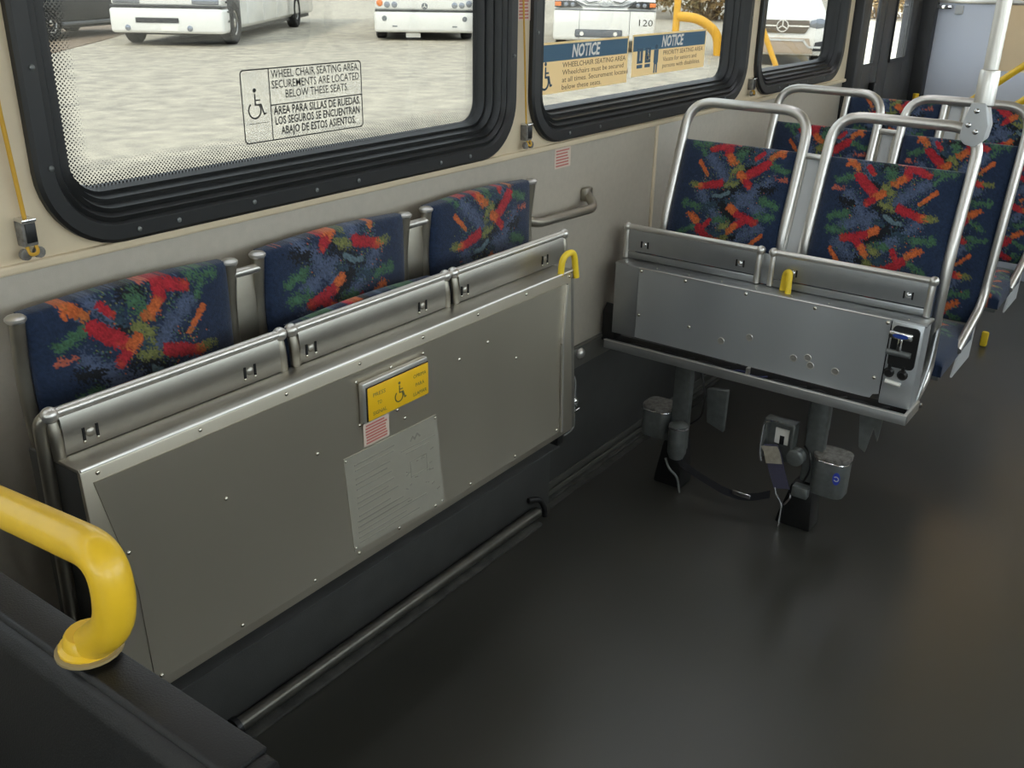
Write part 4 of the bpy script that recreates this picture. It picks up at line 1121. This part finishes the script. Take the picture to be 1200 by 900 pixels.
def coach(label, front, rz, W, zb0, zb1, details):
    t = thing('coach', label, 'bus', (front[0], front[1], GZ), math.radians(rz))
    h = W/2
    lbox('body', (-11.8, -h+.06, .32), (-.06, h-.06, 3.4), M_vwhite, t, .16)
    bmp = lbox('bumper', (-.55, -h, zb0), (.10, h, zb1), M_vwhite, t, .085)
    lbox('windscreen', (-.5, -h+.14, 1.45), (-.035, h-.14, 3.0), M_vglass, t, .10)
    for k in range(5):
        lbox('side_window', (-10.9+k*2.0, h-.075, 1.75), (-9.0+k*2.0, h-.045, 2.8), M_vglass, t, .02)
    for k in range(4):
        lbox('luggage_door', (-9.4+k*1.75, h-.09, .42), (-7.7+k*1.75, h-.035, 1.35), M_vwhite, t, .02)
    lbox('lower_skirt', (-11.5, -h+.2, .22), (-.7, h-.2, .36), M_vdark, t, .02)
    for x in (-1.15, -8.8):
        for s in (1, -1):
            lbox('wheel_arch', (x-.62, s*(h-.06)-.02, .30), (x+.62, s*(h-.06)+.005, 1.12), M_vdark, t, .02)
            wheel(t, x+.05, s*(h-.17), .51, .30, s)
    details(t, bmp, h)
    return t
def coach_l(t, bmp, h):
    lbox('bumper_slot', (.088, -.75, .53), (.105, .30, .66), M_vdark, bmp, .02)
    lbox('bumper_seam', (-.40, -h+.02, .875), (.06, h-.02, .925), M_vdark, t, .01)
    lbox('brow', (-.5, -h+.05, .925), (.02, h-.05, 1.30), M_vwhite, t, .06)
    for s in (1, -1):
        lbox('headlamp', (-.05, s*.95-.33, .96), (.035, s*.95+.33, 1.12), M_lamp, t, .03)
        obj('fog_lamp', bm_lathe([(.07, 0), (.07, .02), (.04, .03)], (.09, s*.75-.2, .42), X, 16), M_lamp, bmp, local=True)
    lbox('plate', (.095, -.15, .36), (.108, .25, .50), M_white, bmp)
    for k in range(3): lbox('step_vent', (-.48+.0*k, h-.03, .55+.22*k), (-.30, h+.01, .60+.22*k), M_vdark, t)
coach('white coach with a dark slot in its bumper and chrome wheels, parked by the gravel', (15.45, 21.5), 216, 2.75, .30, .875, coach_l)
def coach_c(t, bmp, h):
    lbox('bumper_seam', (-.40, -h+.02, .765), (.085, h-.02, .785), M_vdark, t, .005)
    lbox('brow', (-.5, -h+.02, .785), (.06, h-.02, 1.40), M_vwhite, t, .08)
    for s in (1, -1):
        obj('marker_lamp', bm_lathe([(.085, 0), (.085, .02), (.05, .04)], (.055, s*1.22, .97), X, 18), M_amber if s < 0 else M_lamp, t, local=True)
        for k, yy_ in enumerate((1.02, .82)):
            obj('round_lamp', bm_lathe([(.08, 0), (.08, .02), (.05, .03)], (.055, s*yy_, .93-.0*k), X, 18), M_lamp, t, local=True)
        obj('fog_lamp', bm_lathe([(.07, 0), (.07, .015), (.03, .02)], (.095, s*1.1, .58), X, 16), M_greyp, bmp, local=True)
        lbox('tow_cover', (.09, s*.82-.07, .36), (.108, s*.82+.07, .40), M_greyp, bmp, .01)
    em = obj('emblem', bm_lathe([(.085, 0), (.085, .015), (.06, .02)], (.058, 0, .90), X, 20), M_greyp, t, local=True)
    obj('emblem_star', bm_strokes([([(0, 0), (.06*math.sin(a), .06*math.cos(a))], .014) for a in (0, 2.09, 4.19)], (.079, 0, .90), Y, Z, X, .004), M_white, em, local=True)
    lbox('plate', (-.1, -.52, .08), (-.08, -.12, .20), M_white, t)
coach('white coach facing the bus with round lamps and a small round emblem', (21.75, 18.75), 222, 2.75, .22, .765, coach_c)

# shuttle bus numbered 120
sv = thing('shuttle_bus', 'white shuttle bus with dark headlamps and the number 120 on its front', 'bus', (22.15, 13.24, GZ), math.radians(212))
h = 1.24
obj('body', bm_prism([(-7, .35), (-.05, .35), (0, .55), (0, 1.02), (-.06, 1.20), (-.55, 1.45), (-1.5, 2.7), (-2.0, 2.95), (-7, 2.95)], (0, h, 0), X, Z, -Y, 2*h, bev=.05), M_vwhite, sv, local=True)
bmp = lbox('bumper', (-.3, -h-.02, .28), (.07, h+.02, 1.0), M_vwhite, sv, .07)
gl = lbox('lower_grille', (.055, -.72, .36), (.085, .45, .54), M_greyp, bmp, .03)
for s in (-.55, .28): obj('spot_lamp', bm_lathe([(.05, 0), (.05, .02)], (.08, s, .44), X, 14), M_white, gl, local=True)
for s in (1, -1):
    hl = obj('headlamp', bm_prism([(s*.55, 1.05), (s*.80, 1.05), (s*1.10, 1.03), (s*1.24, 1.05), (s*1.24, 1.19), (s*.85, 1.20), (s*.75, 1.18)], (-.06, 0, 0), Y, Z, X, .13, bev=.008), M_vdark, sv, local=True)
    lbox('indicator', (.05, s*1.16-.075, 1.07), (.082, s*1.16+.075, 1.17), M_amber, hl, .01)
    for k in (.80, .96): obj('lamp_lens', bm_lathe([(.05, 0), (.05, .012), (.03, .02)], (.068, s*k, 1.11), X, 14), M_lamp, hl, local=True)
    lbox('panel_seam', (.060, s*.62-.006, .32), (.074, s*.62+.006, .98), M_greyp, bmp)
lbox('bumper_line', (.03, -h, .985), (.074, h, 1.0), M_greyp, sv)
obj('brow_line', bm_strokes([([(-.75, 1.20), (-.45, 1.08), (.45, 1.08), (.75, 1.20)], .03), ([(-.6, 1.28), (-.4, 1.16), (-.2, 1.20)], .02), ([(.6, 1.28), (.4, 1.16), (.2, 1.20)], .02)], (-.05, 0, 0), Y, Z, X, .07), M_greyp, sv, local=True)
ring = [(.17*math.cos(a), 1.16+.075*math.sin(a)) for a in np.linspace(0, 2*math.pi, 24)]
obj('emblem', bm_strokes([(ring, .022), ([(-.06, 1.11), (-.04, 1.20), (.04, 1.12), (.06, 1.21)], .022)], (.0, 0, 0), Y, Z, X, .03), M_silver, sv, local=True)
obj('fleet_number', text_bm('120', (.0725, 1.02, .64), Y, Z, X, w=.34, h=.15, align='C'), M_vdark, sv, smooth=False, local=True)
for x in (-1.0, -5.2):
    for s in (1, -1): wheel(sv, x, s*(h-.16), .42, .26, s)

# silver car with a ringed star on the grille
cr = thing('silver_car', 'silver white car with a ringed three pointed star on its grille', 'car', (21.9, 8.55, GZ), math.radians(205))
obj('body', bm_prism([(-4.6, .35), (-4.55, .95), (-4.3, 1.60), (-3.8, 1.78), (-2.7, 1.78), (-1.7, 1.34), (-.30, 1.14), (-.06, .96), (.0, .60), (-.04, .24), (-.5, .22)], (0, .95, 0), X, Z, -Y, 1.9, bev=.07), M_vwhite, cr, local=True)
obj('lower_intake', bm_prism([(-.72, .28), (.72, .28), (.66, .42), (.60, .60), (-.60, .60), (-.66, .42)], (-.04, 0, 0), Y, Z, X, .055, bev=.01), M_tan, cr, local=True)
obj('bumper_blade', bm_strokes([([(-.85, .42), (-.60, .42), (-.48, .56), (.48, .56), (.60, .42), (.85, .42)], .045)], (.0, 0, 0), Y, Z, X, .03), M_silver, cr, local=True)
gq = obj('grille', bm_prism([(-.50, .70), (.50, .70), (.58, .84), (.56, .97), (-.56, .97), (-.58, .84)], (-.06, 0, 0), Y, Z, X, .085, bev=.01), M_grille, cr, local=True)
obj('grille_bar', bm_strokes([([(-.56, .85), (-.13, .85)], .03), ([(.13, .85), (.56, .85)], .03)], (.024, 0, 0), Y, Z, X, .012), M_bright, gq, local=True)
obj('star_emblem', bm_strokes([([(.12*math.cos(a), .85+.12*math.sin(a)) for a in np.linspace(0, 2*math.pi, 25)], .022)] + [([(0, .85), (.115*math.sin(a), .85+.115*math.cos(a))], .024) for a in (0, 2.094, 4.189)], (.03, 0, 0), Y, Z, X, .02), M_bright, gq, local=True)
for s in (1, -1):
    obj('headlamp', bm_prism([(s*.56, .84), (s*.60, .97), (s*.80, 1.02), (s*.93, .98), (s*.93, .84), (s*.75, .80)], (-.22, 0, 0), Y, Z, X, .20, bev=.02), M_lamp, cr, local=True)
    obj('side_intake', bm_prism([(s*.70, .34), (s*.90, .34), (s*.92, .56), (s*.74, .52)], (-.06, 0, 0), Y, Z, X, .075, bev=.01), M_vdark, cr, local=True)
    for x in (-.85, -3.6): wheel(cr, x, s*.86, .36, .22, s)
obj('windscreen', bm_prism([(-1.74, 1.37), (-2.66, 1.775), (-2.70, 1.74), (-1.78, 1.32)], (0, .78, 0), X, Z, -Y, 1.56), M_vglass, cr, local=True)

# dark pickup beyond the gravel
pk = thing('dark_pickup', 'dark parked pickup truck beyond the gravel strip', 'truck', (17.9, 27.4, GZ), math.radians(24))
obj('body', bm_prism([(-5.4, .45), (-5.4, 1.15), (-3.3, 1.20), (-3.0, 1.85), (-1.9, 1.85), (-1.3, 1.25), (-.1, 1.12), (0, .8), (0, .42)], (0, .95, 0), X, Z, -Y, 1.9, bev=.05), M_vdark, pk, local=True)
obj('side_window', bm_prism([(-2.95, 1.25), (-2.85, 1.75), (-2.0, 1.75), (-1.55, 1.25)], (0, -.955, 0), X, Z, Y, .02), M_vglass, pk, local=True)
lbox('running_board', (-3.9, -1.02, .34), (-1.5, -.86, .42), M_greyp, pk, .02)
for x in (-.95, -4.3):
    for s in (1, -1): wheel(pk, x, s*.84, .42, .26, s)
lbox('lower_shadow_panel', (-5.2, -.8, .25), (-.3, .8, .46), M_vdark, pk)

# yellow yard barriers
M_yb = mat('yard_yellow', (232, 176, 52), .5, var=.12, vscale=6)
yb1 = thing('yellow_barrier', 'yellow bollard with a bent yellow guard arm beside the shuttle bus', 'barrier', (22.9, 11.65, GZ))
obj('post', bm_tube([(22.9, 11.65, GZ), (22.9, 11.65, GZ+2.2)], .085, 16), M_yb, yb1)
rd = Vector((.58, -.81, 0)); P = Vector((22.9, 11.65, GZ))
obj('guard_arm', bm_tube(fillet([P+Z*.90, P+rd*.55+Z*.86, P+rd*1.05+Z*.52, P+rd*1.1], [.3, .3], 8), .115, 14), M_yb, yb1)
yb2 = thing('yellow_stay', 'slanted yellow pipe standing in front of the silver car', 'barrier', (20.6, 8.02, GZ))
P = Vector((20.6, 8.02, GZ))
obj('pipe', bm_tube([P, P-rd*.62+Z*1.25], .055, 14), M_yb, yb2)
obj('foot_plate', bm_box((P.x-.1, P.y-.1, GZ), (P.x+.1, P.y+.1, GZ+.02)), M_yb, yb2)

# winter brush behind the yard
M_twig = mat('dry_twigs', (150, 122, 88), .9, rgb2=(96, 78, 56), vscale=3)
M_leaf = mat('dry_leaves', (176, 142, 96), .9, rgb2=(112, 104, 64), vscale=2)
def brush(label, c, rx, ry, hz, n, seed):
    r_ = random.Random(seed)
    t = thing('dry_shrub', label, 'shrub', (c[0], c[1], GZ))
    bm = bmesh.new()
    for k in range(26):
        a = r_.uniform(0, 6.28); q = r_.uniform(.2, .9)
        e = (c[0]+rx*q*math.cos(a), c[1]+ry*q*math.sin(a), GZ+hz*r_.uniform(.5, 1.0))
        m_ = (c[0]+rx*q*.4*math.cos(a), c[1]+ry*q*.4*math.sin(a), GZ+hz*.35)
        bm_tube([(c[0]+rx*.15*math.cos(a), c[1]+ry*.15*math.sin(a), GZ), m_, e], .03, 5, bm, rs=[.05, .03, .012])
    obj('stems', bm, M_twig, t)
    vv_, ff_ = [], []
    for k in range(n):
        while True:
            p = Vector((r_.uniform(-1, 1), r_.uniform(-1, 1), r_.uniform(-1, 1)))
            if p.length < 1: break
        p = Vector((c[0]+p.x*rx, c[1]+p.y*ry, GZ+hz*.5+p.z*hz*.52))
        if p.z < GZ+.02: continue
        d1 = Vector((r_.uniform(-1, 1), r_.uniform(-1, 1), r_.uniform(-1, 1))).normalized()*r_.uniform(.08, .2)
        d2 = d1.orthogonal().normalized()*r_.uniform(.04, .09)
        i0 = len(vv_)
        vv_ += [tuple(p-d1), tuple(p+d2), tuple(p+d1), tuple(p-d2)]; ff_.append((i0, i0+1, i0+2, i0+3))
    me = bpy.data.meshes.new('foliage'); me.from_pydata(vv_, [], ff_); me.materials.append(M_leaf)
    obj('foliage', me, None, t, kind='stuff')
brush('tall tan winter shrub beyond the yellow guard arm', (41, 19.5), 3.2, 3.2, 4.2, 5200, 1)
brush('brownish winter shrub beyond the silver car', (50, 14.6), 3.5, 3.5, 4.0, 5200, 2)
brush('reddish brown shrub far behind the parked coaches', (47, 38), 4.5, 4.5, 4.0, 4200, 3)
brush('tan winter shrub behind the shuttle bus', (45, 25.5), 4.0, 4.0, 4.2, 4200, 4)
